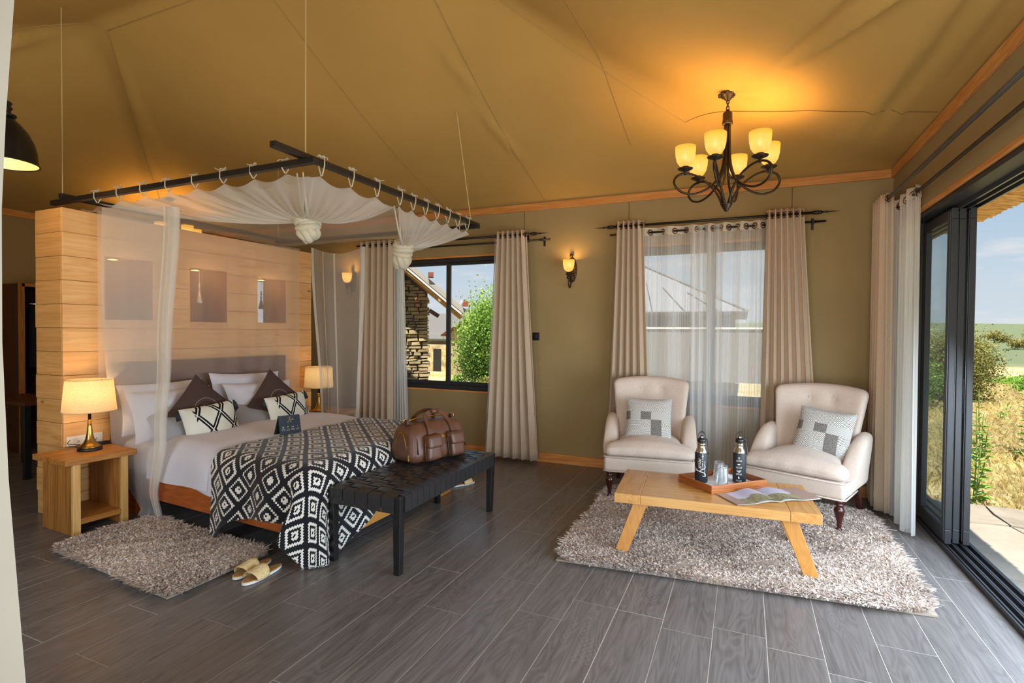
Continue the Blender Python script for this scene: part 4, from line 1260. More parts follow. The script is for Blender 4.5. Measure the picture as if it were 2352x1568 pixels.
    # tie tapes
    def tie(p, out, seed, bz):
        rs = random.Random(seed); m = MB(); p = Vector(p); out = Vector(out); al = Vector((out.y, out.x, 0))
        zb, zt = bz-.022, bz+.022; w = .024
        loop = [p, p+out*.006+Vector((0, 0, .006)), p+out*w+Vector((0, 0, zb-p.z)), p+out*w+Vector((0, 0, zt-p.z)), p+Vector((0, 0, zt-p.z+.006)), p-out*w+Vector((0, 0, zt-p.z)), p-out*w+Vector((0, 0, zb-p.z)), p-out*.004]
        m.tube(loop, .004, 6)
        for s in (-1, 1):
            c = p+Vector((0, 0, zt-p.z+.01)); h = rs.uniform(.006, .016)
            m.tube(bez([c, c+al*s*.012+Vector((0, 0, h)), c+al*s*.028+Vector((0, 0, h*.9)), c+al*s*.022+Vector((0, 0, .003)), c], 4), .004, 5)
            m.tube(bez([c, c+al*s*.03+out*.012+Vector((0, 0, .006)), c+al*s*rs.uniform(.03, .06)+out*.02+Vector((0, 0, rs.uniform(-.02, .02)))], 4), .003, 5)
        m.xf(T); m.build('tie_tape', M['net_knot'], t, smooth=True)
    for i, p in enumerate(tie_pts):
        near_edge, far_edge = p.y < FY0+.05 and p.x < FX1-.05, p.y > FY1-.06
        if near_edge: tie((p.x, FY0, p.z), (0, -1, 0), i, FZ)
        elif far_edge: tie((p.x, FY1, p.z), (0, 1, 0), i, FZ)
        else: tie((FX1, p.y, p.z), (1, 0, 0), i, FZ+.038)
    # side panels hanging from the frame at the pillow end
    def near(u, v):
        z = ZT-.045-.07*u-v*(ZT-.055)
        pz = 1-(z/2.4)
        xl = -4.585+.09*smoothstep(2.3, .6, z)*1.0+.02*math.sin(z*3)
        xr = -3.655-.10*smoothstep(2.3, 1.3, z)-.055*smoothstep(1.3, .7, z)
        b = smoothstep(.75, .05, z) if z < .75 else 0
        b = max(0, min(1, (.66-z)/.64)); b = b*b*(3-2*b); bl = smoothstep(.40, .0, z)
        xl = xl*(1-bl)+(-4.42)*bl; xr = xr*(1-b)+(-4.13)*b
        # the net is bunched towards its free edge
        w = u if u < .72 else .72+(u-.72)*.55
        s = u**.8
        x = xl+(xr-xl)*(s if s < .86 else .86+(s-.86)*(.14/.14))
        fold = .018*math.sin(u*9+1.5*math.sin(u*5))+(.030*math.sin(u*60) if u > .84 else .006*math.sin(u*31))
        low = smoothstep(1.5, .72, z); side = 2.495+.17*max(0, min(1, (-2.8-x)/1.5))-.022
        y = 2.475*(1-low)+side*low+fold*(.35-.2*low)+.05*smoothstep(.3, .0, z)
        if z < .03: y -= .03*(1-u)
        x *= y/2.5*(1-b)+b
        return T @ Vector((x, y, max(.012, z)))
    m = MB(); m.grid(near, 120, 60); m.build('side_panel', M['net_near'], t, smooth=True)
    # second layer: the turned free edge
    def near2(u, v):
        p = near(.80+.20*u, v); q = T.inverted() @ p
        return T @ (q+Vector((.0, -.02-.012*math.sin(u*11), 0)))
    m = MB(); m.grid(near2, 30, 50); m.build('free_edge', M['net_top'], t, smooth=True)
    def toe(u, v):
        a = -4.345+u*.22; return T @ Vector((a, 2.60+.05*v+.02*math.sin(u*8), .014+.03*math.sin(PI*u)*(.5+.5*math.sin(v*9))*v+.02*v*u))
    m = MB(); m.grid(toe, 20, 10); m.build('trailing_hem', M['net_top'], t, smooth=True)
    def far(u, v):
        z = ZT-.05-.07*math.sin(PI*u)-.03*u-v*(ZT-.16)
        xl = -4.44+.15*smoothstep(2.4, .4, z); xr = -3.70-.07*smoothstep(2.2, .5, z)
        x = xl+(xr-xl)*u
        y = 4.545+.020*math.sin(u*13+1.2*math.sin(u*4))*(.5+.7*v)+(.012*math.sin(u*70) if u > .93 or u < .05 else 0)
        return T @ Vector((x, y, max(.03, z)))
    def head(u, v):
        z = ZT-.02-.03*math.sin(PI*u)-v*1.62
        y = FY0+.12+(FY1-FY0-.02)*u
        return T @ Vector((-4.775+.012*math.sin(u*47+2*math.sin(u*9))*(.4+.6*v), y, z))
    m = MB(); m.grid(head, 140, 24); m.build('head_panel', M['net_thin'], t, smooth=True)
    m = MB(); m.grid(far, 110, 50); m.build('side_panel', M['net'], t, smooth=True)
    for u0, u1 in ((0, .035), (.965, 1), (.23, .25), (.42, .45)):
        def hem(u, v, u0=u0, u1=u1):
            p = far(u0+(u1-u0)*u, v*.92); return p+Vector((0, -.012, 0))
        m = MB(); m.grid(hem, 4, 50); m.build('net_hem', M['net_top'], t, smooth=True)
net()

# ------------------------------------------------------------------ shag rugs
def rug_mat(name, a, b, c):
    t = NT(name); at = t.n('ShaderNodeAttribute'); at.attribute_name = 'tint'
    sp = t.n('ShaderNodeSeparateColor'); t.l(at.outputs['Color'], sp.inputs[0])
    col = t.ramp(sp.outputs[0], [(0, a), (.5, b), (1, c)])
    p = t.pbsdf(col, .85, 0, None, .25, **{'Sheen Weight': .3})
    tl = t.n('ShaderNodeBsdfTranslucent'); t.setin(tl.inputs[0], col); m = t.n('ShaderNodeMixShader'); m.inputs[0].default_value = .3
    t.l(p, m.inputs[1]); t.l(tl.outputs[0], m.inputs[2]); return t.done(m.outputs[0])
def rug(label, corners, mat, back, n, seed, hh=.042):
    rng = np.random.default_rng(seed)
    C0 = [np.array(c, float) for c in corners]      # near-left, near-right, far-right, far-left
    cen = sum(C0)/4
    t = thing('shag_rug', label, 'rug', (cen[0], cen[1], 0), 0, 'shaggy rugs')
    m = MB(); m.prism([tuple((c-cen)*.985) for c in C0], .002, .012); m.build('backing', back, t)
    u, v = rng.random(n), rng.random(n)
    keep = ((np.abs(u-.5)*2)**14+(np.abs(v-.5)*2)**14) < 1.0
    u, v = u[keep], v[keep]; n = len(u)
    P = ((1-u)*(1-v))[:, None]*C0[0]+(u*(1-v))[:, None]*C0[1]+(u*v)[:, None]*C0[2]+((1-u)*v)[:, None]*C0[3]-cen
    # lean direction from smooth noise so that the pile lies in patches
    def sn(x, y, s, o):
        return np.sin(x*s+o)*np.cos(y*s*1.13+o*1.7)+.6*np.sin(x*s*2.3+y*s*1.9+o*2.1)+.35*np.cos(x*s*4.7-y*s*5.1+o)
    fx = sn(P[:, 0], P[:, 1], 4.1, seed)*.5+rng.normal(0, .55, n); fy = sn(P[:, 0], P[:, 1], 4.7, seed+3)*.5+rng.normal(0, .55, n)
    tuft = np.sin(P[:, 0]*95+2*np.sin(P[:, 1]*60))*np.sin(P[:, 1]*90+2*np.sin(P[:, 0]*55))
    L = hh*(.72+.26*tuft+rng.random(n)*.25)
    # edges lie outward
    e = np.minimum(np.minimum(u, 1-u), np.minimum(v, 1-v)); ed = np.clip(1-e/.025, 0, 1)
    d0 = (C0[1]-C0[0])/np.linalg.norm(C0[1]-C0[0]); d1 = (C0[3]-C0[0])/np.linalg.norm(C0[3]-C0[0])
    ou = np.where(u < .5, -1, 1)*(np.minimum(u, 1-u) < .03); ov = np.where(v < .5, -1, 1)*(np.minimum(v, 1-v) < .03)
    fx += ed*(ou*d0[0]+ov*d1[0])*.9; fy += ed*(ou*d0[1]+ov*d1[1])*.9
    lean = np.stack([fx, fy], 1)*L[:, None]*.75
    az = rng.random(n)*2*PI; w = .0055+.0045*rng.random(n)
    sx, sy = np.cos(az)*w, np.sin(az)*w
    V = np.zeros((n, 6, 3))
    b = P; mid = P+lean*.35; tip = P+lean
    zb = .010
    for k, (q, z, ww) in enumerate(((b, np.full(n, zb), 1.0), (mid, zb+L*.62, 1.0), (tip, zb+L*(.92-.25*np.clip(np.hypot(fx, fy), 0, 1.6)*.5), .45))):
        V[:, 2*k, 0] = q[:, 0]+sx*ww; V[:, 2*k, 1] = q[:, 1]+sy*ww; V[:, 2*k, 2] = z
        V[:, 2*k+1, 0] = q[:, 0]-sx*ww; V[:, 2*k+1, 1] = q[:, 1]-sy*ww; V[:, 2*k+1, 2] = z
    i = np.arange(n)[:, None]*6
    F = np.concatenate([i+np.array([[0, 1, 3, 2]]), i+np.array([[2, 3, 5, 4]])])
    cl = .5+.22*sn(P[:, 0], P[:, 1], 3.3, seed*1.3+1)*.6+rng.normal(0, .24, n)  # broad patches put the shading of leaning pile into the tint; rest is yarn
    A = np.repeat(np.clip(cl, 0, 1)[:, None], 6, 0)*np.ones((1, 3))
    np_mesh('pile', V.reshape(-1, 3), F, mat, t, attr=A, kind='stuff')
    return t
M['rug_a'] = rug_mat('beige_shag', srgb(168, 150, 138), srgb(210, 194, 182), srgb(240, 228, 216))
M['rug_b'] = rug_mat('brown_shag', srgb(172, 152, 136), srgb(218, 202, 188), srgb(246, 236, 226))
M['rug_back'] = plain('rug_backing', srgb(150, 138, 124), .95)
rug('large beige shaggy rug under the coffee table', [(-1.13, 3.27), (.975, 3.455), (.975, 5.26), (-1.17, 5.08)], M['rug_a'], M['rug_back'], 150000, 2)
rug('smaller brown shaggy rug beside the bed and near nightstand', [(-4.26, 2.01), (-2.90, 1.90), (-2.88, 2.58), (-4.24, 2.67)], M['rug_b'], M['rug_back'], 60000, 5)

# ------------------------------------------------------------------ slippers
def slipper(label, loc, rz, lean=0, group='straw slippers'):
    t = thing('slipper', label, 'slipper', loc, rz, group)
    def outline(s, n=36):
        out = []
        for k in range(n):
            a = 2*PI*k/n; y = math.sin(a); x = math.cos(a)
            w = .047+.008*(-y)-.006*math.exp(-((y-.15)/.4)**2)
            out.append((x*w*s, y*.145*s if abs(s-1) < 1e-6 else y*(.145-.047*(1-s))))
        return out
    m = MB(); m.prism(outline(1.0), 0, .013); m.build('sole', M['slip_sole'], t, bevel=.003)
    m = MB(); m.prism(outline(.97), .013, .017); m.build('footbed', M['slip_straw'], t)
    m = MB(); m.prism(outline(.84), .017, .0185); m.build('insole', M['slip_in'], t)
    def strap(u, v):
        a = PI*u; y = -.085+.085*v+(.012*math.sin(a))*(1-2*v)*-1
        w = .0525+.004*(1-v); hgt = .044+.016*v
        return (w*math.cos(a), y, .012+hgt*max(0, math.sin(a))**.75)
    m = MB(); m.grid(strap, 24, 6); o = m.build('strap', M['slip_straw'], t, smooth=True); s = o.modifiers.new('thick', 'SOLIDIFY'); s.thickness = .004
    m = MB(); c = Vector(strap(.46, .45))
    pts = []
    for k in range(20):
        a = k*2*PI/20; u = .46+.085*math.cos(a); v = .48+.24*math.sin(a); q = Vector(strap(u, v)); pts.append(q+Vector((q.x*.03, 0, .003)))
    m.tube(pts, .0016, 5, close=True); m.build('ring_emblem', M['white_print'], t)
    return t
slipper('straw slipper resting against the rug, farther of the near pair', (-2.785, 2.36, .004), .06)
slipper('straw slipper nearest the camera on the bare floor by the rug corner', (-2.672, 2.335, .002), .02)
slipper('straw slipper half under the throw behind the bench leg', (-2.51, 4.53, .002), PI-.5)
# ------------------------------------------------------------------ armchairs
def armchair(label, loc, rz):
    t = thing('armchair', label, 'armchair', loc, rz, 'button-back armchairs')
    U = M['upholstery']
    W = .77
    # seat frame with front rail
    def base(p):
        return Vector((p.x*(1-.06*(p.y+.33)/.66), p.y, p.z))
    m = MB(); m.rbox(W, .66, .13, .03, 8, base, (0, .0, .305)); m.build('seat_base', U, t, smooth=True)
    m = MB(); m.tube([(-W/2-.0, -.20, .368), (-W/2-.0, -.31, .368), (-W/2+.03, -.335, .368), (W/2-.03, -.335, .368), (W/2, -.31, .368), (W/2, -.20, .368)], .006, 8)
    m.build('piping', U, t, smooth=True)
    m = MB(); m.tube([(-W/2*.965, .05, .245), (-W/2, -.31, .245), (-W/2+.03, -.333, .245), (W/2-.03, -.333, .245), (W/2, -.31, .245), (W/2*.965, .05, .245)], .006, 8)
    m.build('welt', U, t, smooth=True)
    # T-shaped crowned cushion
    def cush(p):
        k = (p.z+.075)/.15
        wid = 1.0-.24*smoothstep(-.20, -.06, p.y)
        x = p.x*wid
        crown = .075*max(0, math.cos(min(1, abs(p.x)/(W/2))*PI/2))**.8*max(0, math.cos(min(1, abs(p.y-.05)/.40)*PI/2))**.6
        z = p.z*(.62+.0*k)+crown*k+ (-.012 if p.y < -.25 else 0)*k
        pu = .004*math.sin(p.x*42)*smoothstep(-.22, -.33, p.y) if p.y < -.2 else 0
        return Vector((x, p.y+pu, z))
    m = MB(); m.rbox(W-.005, .62, .15, .06, 14, cush, (0, -.015, .418)); m.build('seat_cushion', U, t, smooth=True)
    # arms: padded, sloping from the back down to a rounded front
    for s in (-1, 1):
        def arm(p, s=s):
            v = (p.y+.28)/.56                      # 0 front .. 1 back
            top = .30+.30*max(0, math.sin(min(1, max(0, v*1.25+.05))*PI/2))**.8+.04*v
            k = max(0, (p.z+.2)/.4)                        # 0 bottom .. 1 top
            z = .245+(top-.245+.04)*k
            y = p.y+ (-.0)*k+.10*k*(1-v)
            x = p.x*(1.0+.30*math.sin(PI*min(1, k*1.0))*k)+s*.03*k*k
            return Vector((x, y, z))
        m = MB(); m.rbox(.105, .56, .40, .05, 12, arm, (s*(W/2-.052), .055, 0)); m.build('arm', U, t, smooth=True)
    # flared, slightly wrapped back
    def back(p):
        k = max(0, (p.z+.36)/.72)
        wid = .80+.22*k**1.1
        x = p.x*wid
        curve = -.11*(p.x/.36)**2*(1-.15*k)
        y = p.y+curve+.17*k
        bt = 0
        for bx in (-.095, .095):
            d = math.hypot(p.x-bx, p.z-.235); bt += .030*math.exp(-(d/.030)**2)+.016*math.exp(-(d/.09)**2)
        if p.y < 0: y += bt
        z = p.z-.035*(p.x/.36)**2*k
        return Vector((x, y, z))
    m = MB(); m.rbox(.72, .135, .72, .055, 18, back, (0, .30, .675)); m.build('backrest', U, t, smooth=True)
    for bx in (-.095, .095):
        q = back(Vector((bx, -.0675, .235)))+Vector((0, .30, .675))
        m = MB(); m.lathe([(0, -.006), (.012, -.004), (.015, .001), (.012, .006), (0, .008)], 16, mat=Matrix.Rotation(PI/2+.2, 4, 'X')); m.build('button', U, t, smooth=True, loc=q+Vector((0, -.004, 0)))
    for s in (-1, 1):
        prof = [(.0, 0), (.016, 0), (.020, .010), (.018, .022), (.013, .030), (.019, .042), (.016, .052), (.018, .075), (.028, .115), (.036, .150), (.036, .165), (.026, .180), (.022, .188), (.032, .196), (.032, .204), (.024, .211), (.034, .220), (.034, .230), (.026, .245), (.026, .262)]
        m = MB(); m.lathe(prof, 24); m.build('front_leg', M['mahog'], t, smooth=True, loc=(s*(W/2-.05), -.275, 0))
        m = MB(); m.beam((s*(W/2-.09), .27, .26), (s*(W/2-.075), .40, 0), .05, .05, w2=.036, h2=.036); m.build('rear_leg', M['mahog'], t, bevel=.004)
    return t
armchair('oatmeal button-back armchair standing before the left half of the sheer-curtained window', (-.80, 5.01, .03), .14)
armchair('oatmeal button-back armchair turned in front of the corner beside the sliding door', (.46, 4.98, .03), -.40)

def patch_mat():
    t = NT('printed_patchwork'); tc = t.n('ShaderNodeTexCoord'); sp = t.n('ShaderNodeSeparateXYZ'); t.l(tc.outputs['UV'], sp.inputs[0])
    oi = t.n('ShaderNodeObjectInfo')
    off = t.math('MULTIPLY', oi.outputs['Random'], 3.7)
    u = t.math('ADD', t.math('MULTIPLY', sp.outputs[0], 4.3), off); v = t.math('ADD', t.math('MULTIPLY', sp.outputs[1], 5.2), off)
    cu, cv = t.math('FLOOR', u), t.math('FLOOR', v)
    fu, fv = t.math('SUBTRACT', t.math('FRACT', u), .5), t.math('SUBTRACT', t.math('FRACT', v), .5)
    cb = t.n('ShaderNodeCombineXYZ'); t.l(cu, cb.inputs[0]); t.l(cv, cb.inputs[1])
    wn = t.n('ShaderNodeTexWhiteNoise', noise_dimensions='2D'); t.l(cb.outputs[0], wn.inputs['Vector'])
    sc = t.n('ShaderNodeSeparateColor'); t.l(wn.outputs['Color'], sc.inputs[0])
    W, K, G = srgb(214, 212, 204), srgb(74, 70, 66), srgb(128, 130, 130)
    def stripes(x, f, duty): return t.math('LESS_THAN', t.math('FRACT', t.math('MULTIPLY', x, f)), duty)
    herr = stripes(t.math('ADD', t.math('ABSOLUTE', fu), fv), 5.5, .34)
    diag = stripes(t.math('ADD', fu, t.math('MULTIPLY', fv, .7)), 9.0, .5)
    hor = stripes(t.math('ADD', fv, t.math('MULTIPLY', t.noise(t.coord('UV', (30, 30, 1)), 1, 2), .12)), 9.0, .5)
    mott = t.noise(t.coord('UV', (50, 50, 1)), 1, 4)
    r = sc.outputs[0]
    K2 = srgb(46, 44, 44); c1 = t.mix(herr, W, K2); c2 = t.mix(diag, W, G); c3 = t.mix(hor, W, G); c4 = t.ramp(mott, [(.3, srgb(80, 76, 72)), (.7, srgb(140, 136, 130))])
    c = t.mix(t.math('GREATER_THAN', r, .34), c1, c2); c = t.mix(t.math('GREATER_THAN', r, .52), c, c3); c = t.mix(t.math('GREATER_THAN', r, .80), c, c4)
    return t.done(t.pbsdf(c, .9, 0, t.bump(t.noise(t.coord('UV', (250, 250, 1)), 1, 2), .2, .002), .2))
M['patch'] = patch_mat()
place_cushion('square_cushion', cushion_mb(.42, .40, .13, 22, .05), M['patch'], 'grey printed patchwork cushion on the armchair before the window', 'cushion', (-.815, 5.035, .695), .33, .12, .0, 'printed cushions on the armchairs')
place_cushion('square_cushion', cushion_mb(.42, .40, .13, 22, .05), M['patch'], 'grey printed patchwork cushion tilted on the armchair beside the sliding door', 'cushion', (.60, 5.03, .685), .36, -.36, .10, 'printed cushions on the armchairs')

# ------------------------------------------------------------------ coffee table
TT = thing('coffee_table', 'low honey-coloured wooden coffee table with splayed legs on the large rug', 'table', (-.20, 3.885, .03), .075)
def coffee_table():
    L, D, h, th = 1.225, .66, .40, .062
    e = .17
    for s in (-1, 1):
        m = MB(); a, b = sorted((s*L/2, s*(L/2-e))); m.box(a, b, -D/2, D/2, h-th, h); m.build('end_board', M['table_y'], TT, bevel=.003)
    n = 5; w = D/n
    for k in range(n):
        m = MB(); m.box(-L/2+e+.001, L/2-e-.001, -D/2+k*w+.0012, -D/2+(k+1)*w-.0012, h-th, h-.0008); m.build('top_board', M['table'], TT, bevel=.002)
    for sx in (-1, 1):
        for sy in (-1, 1):
            m = MB(); m.beam((sx*(L/2-.17), sy*(D/2-.075), h-th+.002), (sx*(L/2-.045), sy*(D/2-.04), 0), .040, .088, up=(1, 0, 0), w2=.036, h2=.078)
            m.build('leg', M['table_z'], TT, bevel=.003)
        m = MB(); m.box(sx*(L/2-.19)-.02, sx*(L/2-.19)+.02, -D/2+.1, D/2-.1, h-th-.05, h-th); m.build('apron', M['table_y'], TT)
coffee_table()
TZ = .43
def tray():
    t = thing('tray', 'wooden serving tray holding flasks and upturned glasses on the coffee table', 'tray', (-.137, 4.045, TZ+.001), .79)
    a, b, hh, th = .245, .168, .052, .013
    m = MB(); m.box(-a, a, -b, b, 0, .010); m.build('base', M['tray'], t)
    for s in (-1, 1):
        m = MB(); y0, y1 = sorted((s*b, s*(b-th))); m.box(-a, a, y0, y1, .010, hh); m.build('side', M['tray'], t, bevel=.003)
        m = MB(); x0, x1 = sorted((s*a, s*(a-th))); m.box(x0, x1, -b+th, b-th, .010, hh); m.build('side', M['tray_y'], t, bevel=.003)
    q = t.copy()
    # cloth lining the tray
    def f(u, v):
        x = -a+.02+(2*a-.04)*u; y = -b+.018+(2*b-.036)*v
        z = .013+.004*max(0, nz(x*14, y*14, 1))+.075*math.exp(-(((x-.09)/.05)**2+((y-.10)/.04)**2))*(1+.3*nz(x*40, y*40))
        return (x, y, z)
    m = MB(); m.grid(f, 40, 30); o = m.build('napkin', M['napkin'], None, smooth=True, loc=t.location); o.rotation_euler = t.rotation_euler
    tag(o, 'white cloth napkin rumpled in the wooden tray', 'napkin'); bpy.data.objects.remove(q)
tray()
def flask(label, loc, rz, which):
    t = thing('flask', label, 'flask', loc, rz, 'black drinking flasks')
    R = .044
    m = MB(); m.lathe([(0, 0), (R-.006, 0), (R, .006), (R, .205), (R-.002, .210)], 40); m.build('sleeve', M['black_matte'], t, smooth=True)
    m = MB(); m.lathe([(R-.002, .207), (R-.004, .214), (.034, .232), (.026, .246), (.0245, .252), (.0245, .262), (.0265, .264), (.0265, .270), (.0245, .272), (.0245, .285)], 40); m.build('neck', M['steel'], t, smooth=True)
    m = MB(); m.lathe([(.027, .283), (.029, .287), (.029, .302), (.026, .308), (0, .310)], 32); cap = m.build('cap', M['black_plastic'], t, smooth=True)
    m = MB(); pts = [(.027*math.cos(a), 0, .302+.058*max(0, math.sin(a))**.75+.004*math.cos(a)) for a in [PI*k/16 for k in range(17)]]
    vs = []
    for p in pts:
        for dy, s in ((-.008, 1), (.008, 1), (.008, .86), (-.008, .86)): vs.append((p[0]*s, dy, .302+(p[2]-.302)*s))
    fs = []
    for i in range(16):
        for k in range(4): fs.append((4*i+k, 4*i+(k+1) % 4, 4*i+4+(k+1) % 4, 4*i+4+k))
    m.add(vs, fs); m.build('carry_loop', M['black_plastic'], cap, bevel=.001)
    m = MB(); m.lathe([(0, .308), (.015, .310), (.013, .322), (.008, .330), (0, .331)], 20); m.build('spout', M['steel'], cap, smooth=True)
    m = MB(); m.tube(bez([(.022, 0, .31), (.036, .004, .300), (.042, .006, .27), (.047, .004, .235), (.0475, 0, .20)], 6), .005, 6); m.build('strap', M['black_plastic'], t, smooth=True)
    # print wraps round the front (-y side)
    def wrap(mb, s, cx, cz, rot=True):
        out = []
        for x, y, z in mb.v:
            px, pz = (-y*s, x*s) if rot else (x*s, y*s)
            a = (px+cx)/R; out.append(((R+.0006)*math.sin(a), -(R+.0006)*math.cos(a), pz+cz))
        mb.v = out; return mb
    if which == 0:
        wrap(script_word(), .098, .012, .075).build('lettering', M['white_print'], t)
        wrap(text_mb('Camps & Lodges', .020, 0, align='LEFT'), .75, .016, .105).build('lettering_small', M['white_print'], t)
        m = MB(); m.box(0, .11, -.0012, .0012, 0, 0); wrap(text_mb('Adventure awaits you here', .012, .2, align='LEFT'), .62, .033, .045).build('lettering_line', M['white_print'], t) if False else None
        rule = MB()
        for k in range(22): rule.prism([(k*.0047, 0), (k*.0047+.0033, 0), (k*.0047+.0038, .0032+.0014*math.sin(k*2.1)), (k*.0047+.0005, .0034)], 0, 0)
        wrap(rule, 1.0, .030, .055).build('small_print', M['white_print'], t)
    else:
        ic = MB(); zs = (.178, .132, .085, .040)
        for k, z in enumerate(zs):
            if k == 0:
                for j in range(6): a = j*PI/3; ic.prism([(.004*math.cos(a-.3), z+.004*math.sin(a-.3)), (.010*math.cos(a), z+.010*math.sin(a)), (.004*math.cos(a+.3), z+.004*math.sin(a+.3)), (0, z)], 0, 0)
            elif k == 1: ic.prism([(-.013, z-.002), (-.004, z+.005), (.011, z+.003), (.004, z-.004)], 0, 0)
            elif k == 2:
                for dx, dz in ((-.009, .003), (.009, .003), (0, -.005)):
                    ribbon2 = [(dx+.005*math.cos(a), z+dz+.005*math.sin(a)) for a in [i*2*PI/10 for i in range(11)]]
                    mm = MB(); ribbon(mm, ribbon2, .0022); ic.add(mm.v, mm.f)
            else: ic.prism([(-.003, z+.009), (.003, z+.007), (.006, z-.007), (0, z-.004), (-.005, z-.008)], 0, 0)
            for j in range(2):
                for q in range(5): ic.prism([(-.019+q*.008, z-.019-.007*j), (-.013+q*.008, z-.019-.007*j), (-.013+q*.008, z-.0152-.007*j), (-.019+q*.008, z-.0152-.007*j)], 0, 0)
        wrap(ic, 1.0, 0, 0, False).build('icons', M['white_print'], t)
    return t
flask('black flask with pale script lettering, near corner of the tray', (-.272, 3.975, TZ+.018), -.02, 0)
flask('black flask printed with a column of small icons, far corner of the tray', (-.025, 4.085, TZ+.018), -.05, 1)
def clear_glass():
    return glass_mat('clear_tumbler', (.98, .99, .99, 1), 1.0, .05, .7)
M['tumbler'] = clear_glass()
def tumbler(label, loc):
    # upturned: open rim below, thick base on top
    prof = [(.0375, 0), (.0385, .001), (.034, .128), (.031, .135), (.0, .136), (.0, .122), (.028, .120), (.0305, .112), (.0362, .002), (.0375, 0)]
    m = MB(); m.lathe(prof, 40, cap=False); o = m.build('tumbler', M['tumbler'], None, smooth=True, loc=loc)
    tag(o, label, 'glass', 'upturned tumblers on the tray')
tumbler('upturned clear tumbler in the tray, the one farther from the camera', (-.158, 4.07, TZ+.017))
tumbler('upturned clear tumbler in the tray, the one nearer the camera', (-.130, 3.965, TZ+.017))
def magazine():
    t = thing('magazine', 'open magazine with a landscape spread hanging over the coffee table edge', 'magazine', (.150, 3.845, TZ+.002), .62)
    # spread local axes: x across both pages, y up the page
    def page_mat(name, seed):
        k = NT(name); tc = k.n('ShaderNodeTexCoord'); sp = k.n('ShaderNodeSeparateXYZ'); k.l(tc.outputs['UV'], sp.inputs[0])
        u, v = sp.outputs[0], sp.outputs[1]
        n = k.noise(k.coord('UV', (3, 3, 1)), 1, 3); n2 = k.noise(k.coord('UV', (16, 22, 1)), 1, 4)
        hor = k.math('ADD', .48, k.math('MULTIPLY', k.math('SUBTRACT', n, .5), .5))
        sky = k.ramp(v, [(.4, srgb(196, 192, 208)), (1, srgb(176, 176, 206))])
        land = k.ramp(n2, [(.3, srgb(86, 92, 74)), (.5, srgb(140, 134, 96)), (.7, srgb(176, 166, 132))])
        c = k.mix(k.math('GREATER_THAN', v, hor), land, sky)
        out = srgb(156, 128, 116)
        band = k.math('LESS_THAN', u, .22) if seed == 0 else k.math('GREATER_THAN', u, .62)
        ln = k.math('GREATER_THAN', k.math('SINE', k.math('MULTIPLY', v, 70.0)), .86)
        c = k.mix(band, c, k.mix(k.math('MULTIPLY', ln, .5), out, srgb(220, 206, 196)))
        return k.done(k.pbsdf(c, .3, 0, None, .5))
    W, Hh = .30, .235
    for s in (0, 1):
        def f(u, v, s=s):
            x = (-W+W*u) if s == 0 else W*u
            q = abs(x)/W; z = .004+.016*math.sin(PI*min(1, q*1.7))*(1-q)*1.6+.004*(1-q)
            if s == 1: z += .012*q*q
            return (x, -Hh/2+Hh*v, z)
        m = MB(); m.grid(f, 24, 6); o = m.build('page', page_mat('page_print_%s' % 'ab'[s], s), t, smooth=True)
        m = MB(); m.grid(lambda u, v, s=s: (f(u, v)[0]*1.01, f(u, v)[1]*1.02-.004, f(u, v)[2]*.45), 24, 4); m.build('under_pages', M['white_print'], t, smooth=True)
magazine()

# ------------------------------------------------------------------ curtains
def fold_curtain(t, name, mat, A, B, z0, z1, folds, amp, nrm, flare0=0, flare1=0, seed=0, wob=.4, bottom=None, hold=.05, offy=0, parent_off=Vector(), nv=26, sharp=1.0, floorpool=0):
    """hanging cloth from A to B (xy) between heights; flare moves the two ends apart towards the floor"""
    A, B = Vector(A), Vector(B); d = (B-A); L = d.length; d.normalize(); N = Vector(nrm)
    rs = random.Random(seed); ph = rs.uniform(0, 6)
    def fn(u, v):
        s = u; e = max(0, v)**1.1
        a = A-d*flare0*e; b = B+d*flare1*e
        p = a.lerp(b, s)
        th = u*folds*2*PI+wob*math.sin(u*5+ph)*1.2+.5*e*math.sin(u*3+ph)
        w = math.sin(th); w = math.copysign(abs(w)**sharp, w)
        am = amp*(1-.25*e*math.sin(u*4+ph))
        q = p+N*(am*w+offy*e)+d*(.35*amp*math.cos(th)*math.sin(th)*1.2)
        z = z1+(z0-z1)*v+.004*math.sin(th*2)*(v > .95)
        return Vector((q.x, q.y, z))-parent_off
    m = MB(); m.grid(fn, int(folds*16)+2, nv); o = m.build(name, mat, t, smooth=True)
    return o, fn
def eyelets(t, A, B, z, folds, amp, nrm, rod_n, off, r=.026, every=1, seed=0, wob=.4):
    """rings where the cloth crosses the rod"""
    A, B = Vector(A), Vector(B); d = (B-A).normalized(); N = Vector(nrm); rs = random.Random(seed); ph = rs.uniform(0, 6)
    prev = None
    n = 1600; cnt = 0
    for i in range(n):
        u = i/n; th = u*folds*2*PI+wob*math.sin(u*5+ph)*1.2; s = math.sin(th)
        if prev is not None and s*prev < 0:
            sg = 1 if math.cos(th) > 0 else -1
            nn = (d-N*sg*1.1).normalized()
            p = A.lerp(B, u); c = Vector((p.x, p.y, z))-off
            m = MB(); up = Vector((0, 0, 1)); side = nn.cross(up).normalized()
            m.tube([c+side*r*math.cos(a)+up*r*math.sin(a) for a in [k*2*PI/20 for k in range(20)]], r*.26, 6, close=True)
            m.build('eyelet', M['eyelet'], t, smooth=True); cnt += 1
        prev = s if s != 0 else prev
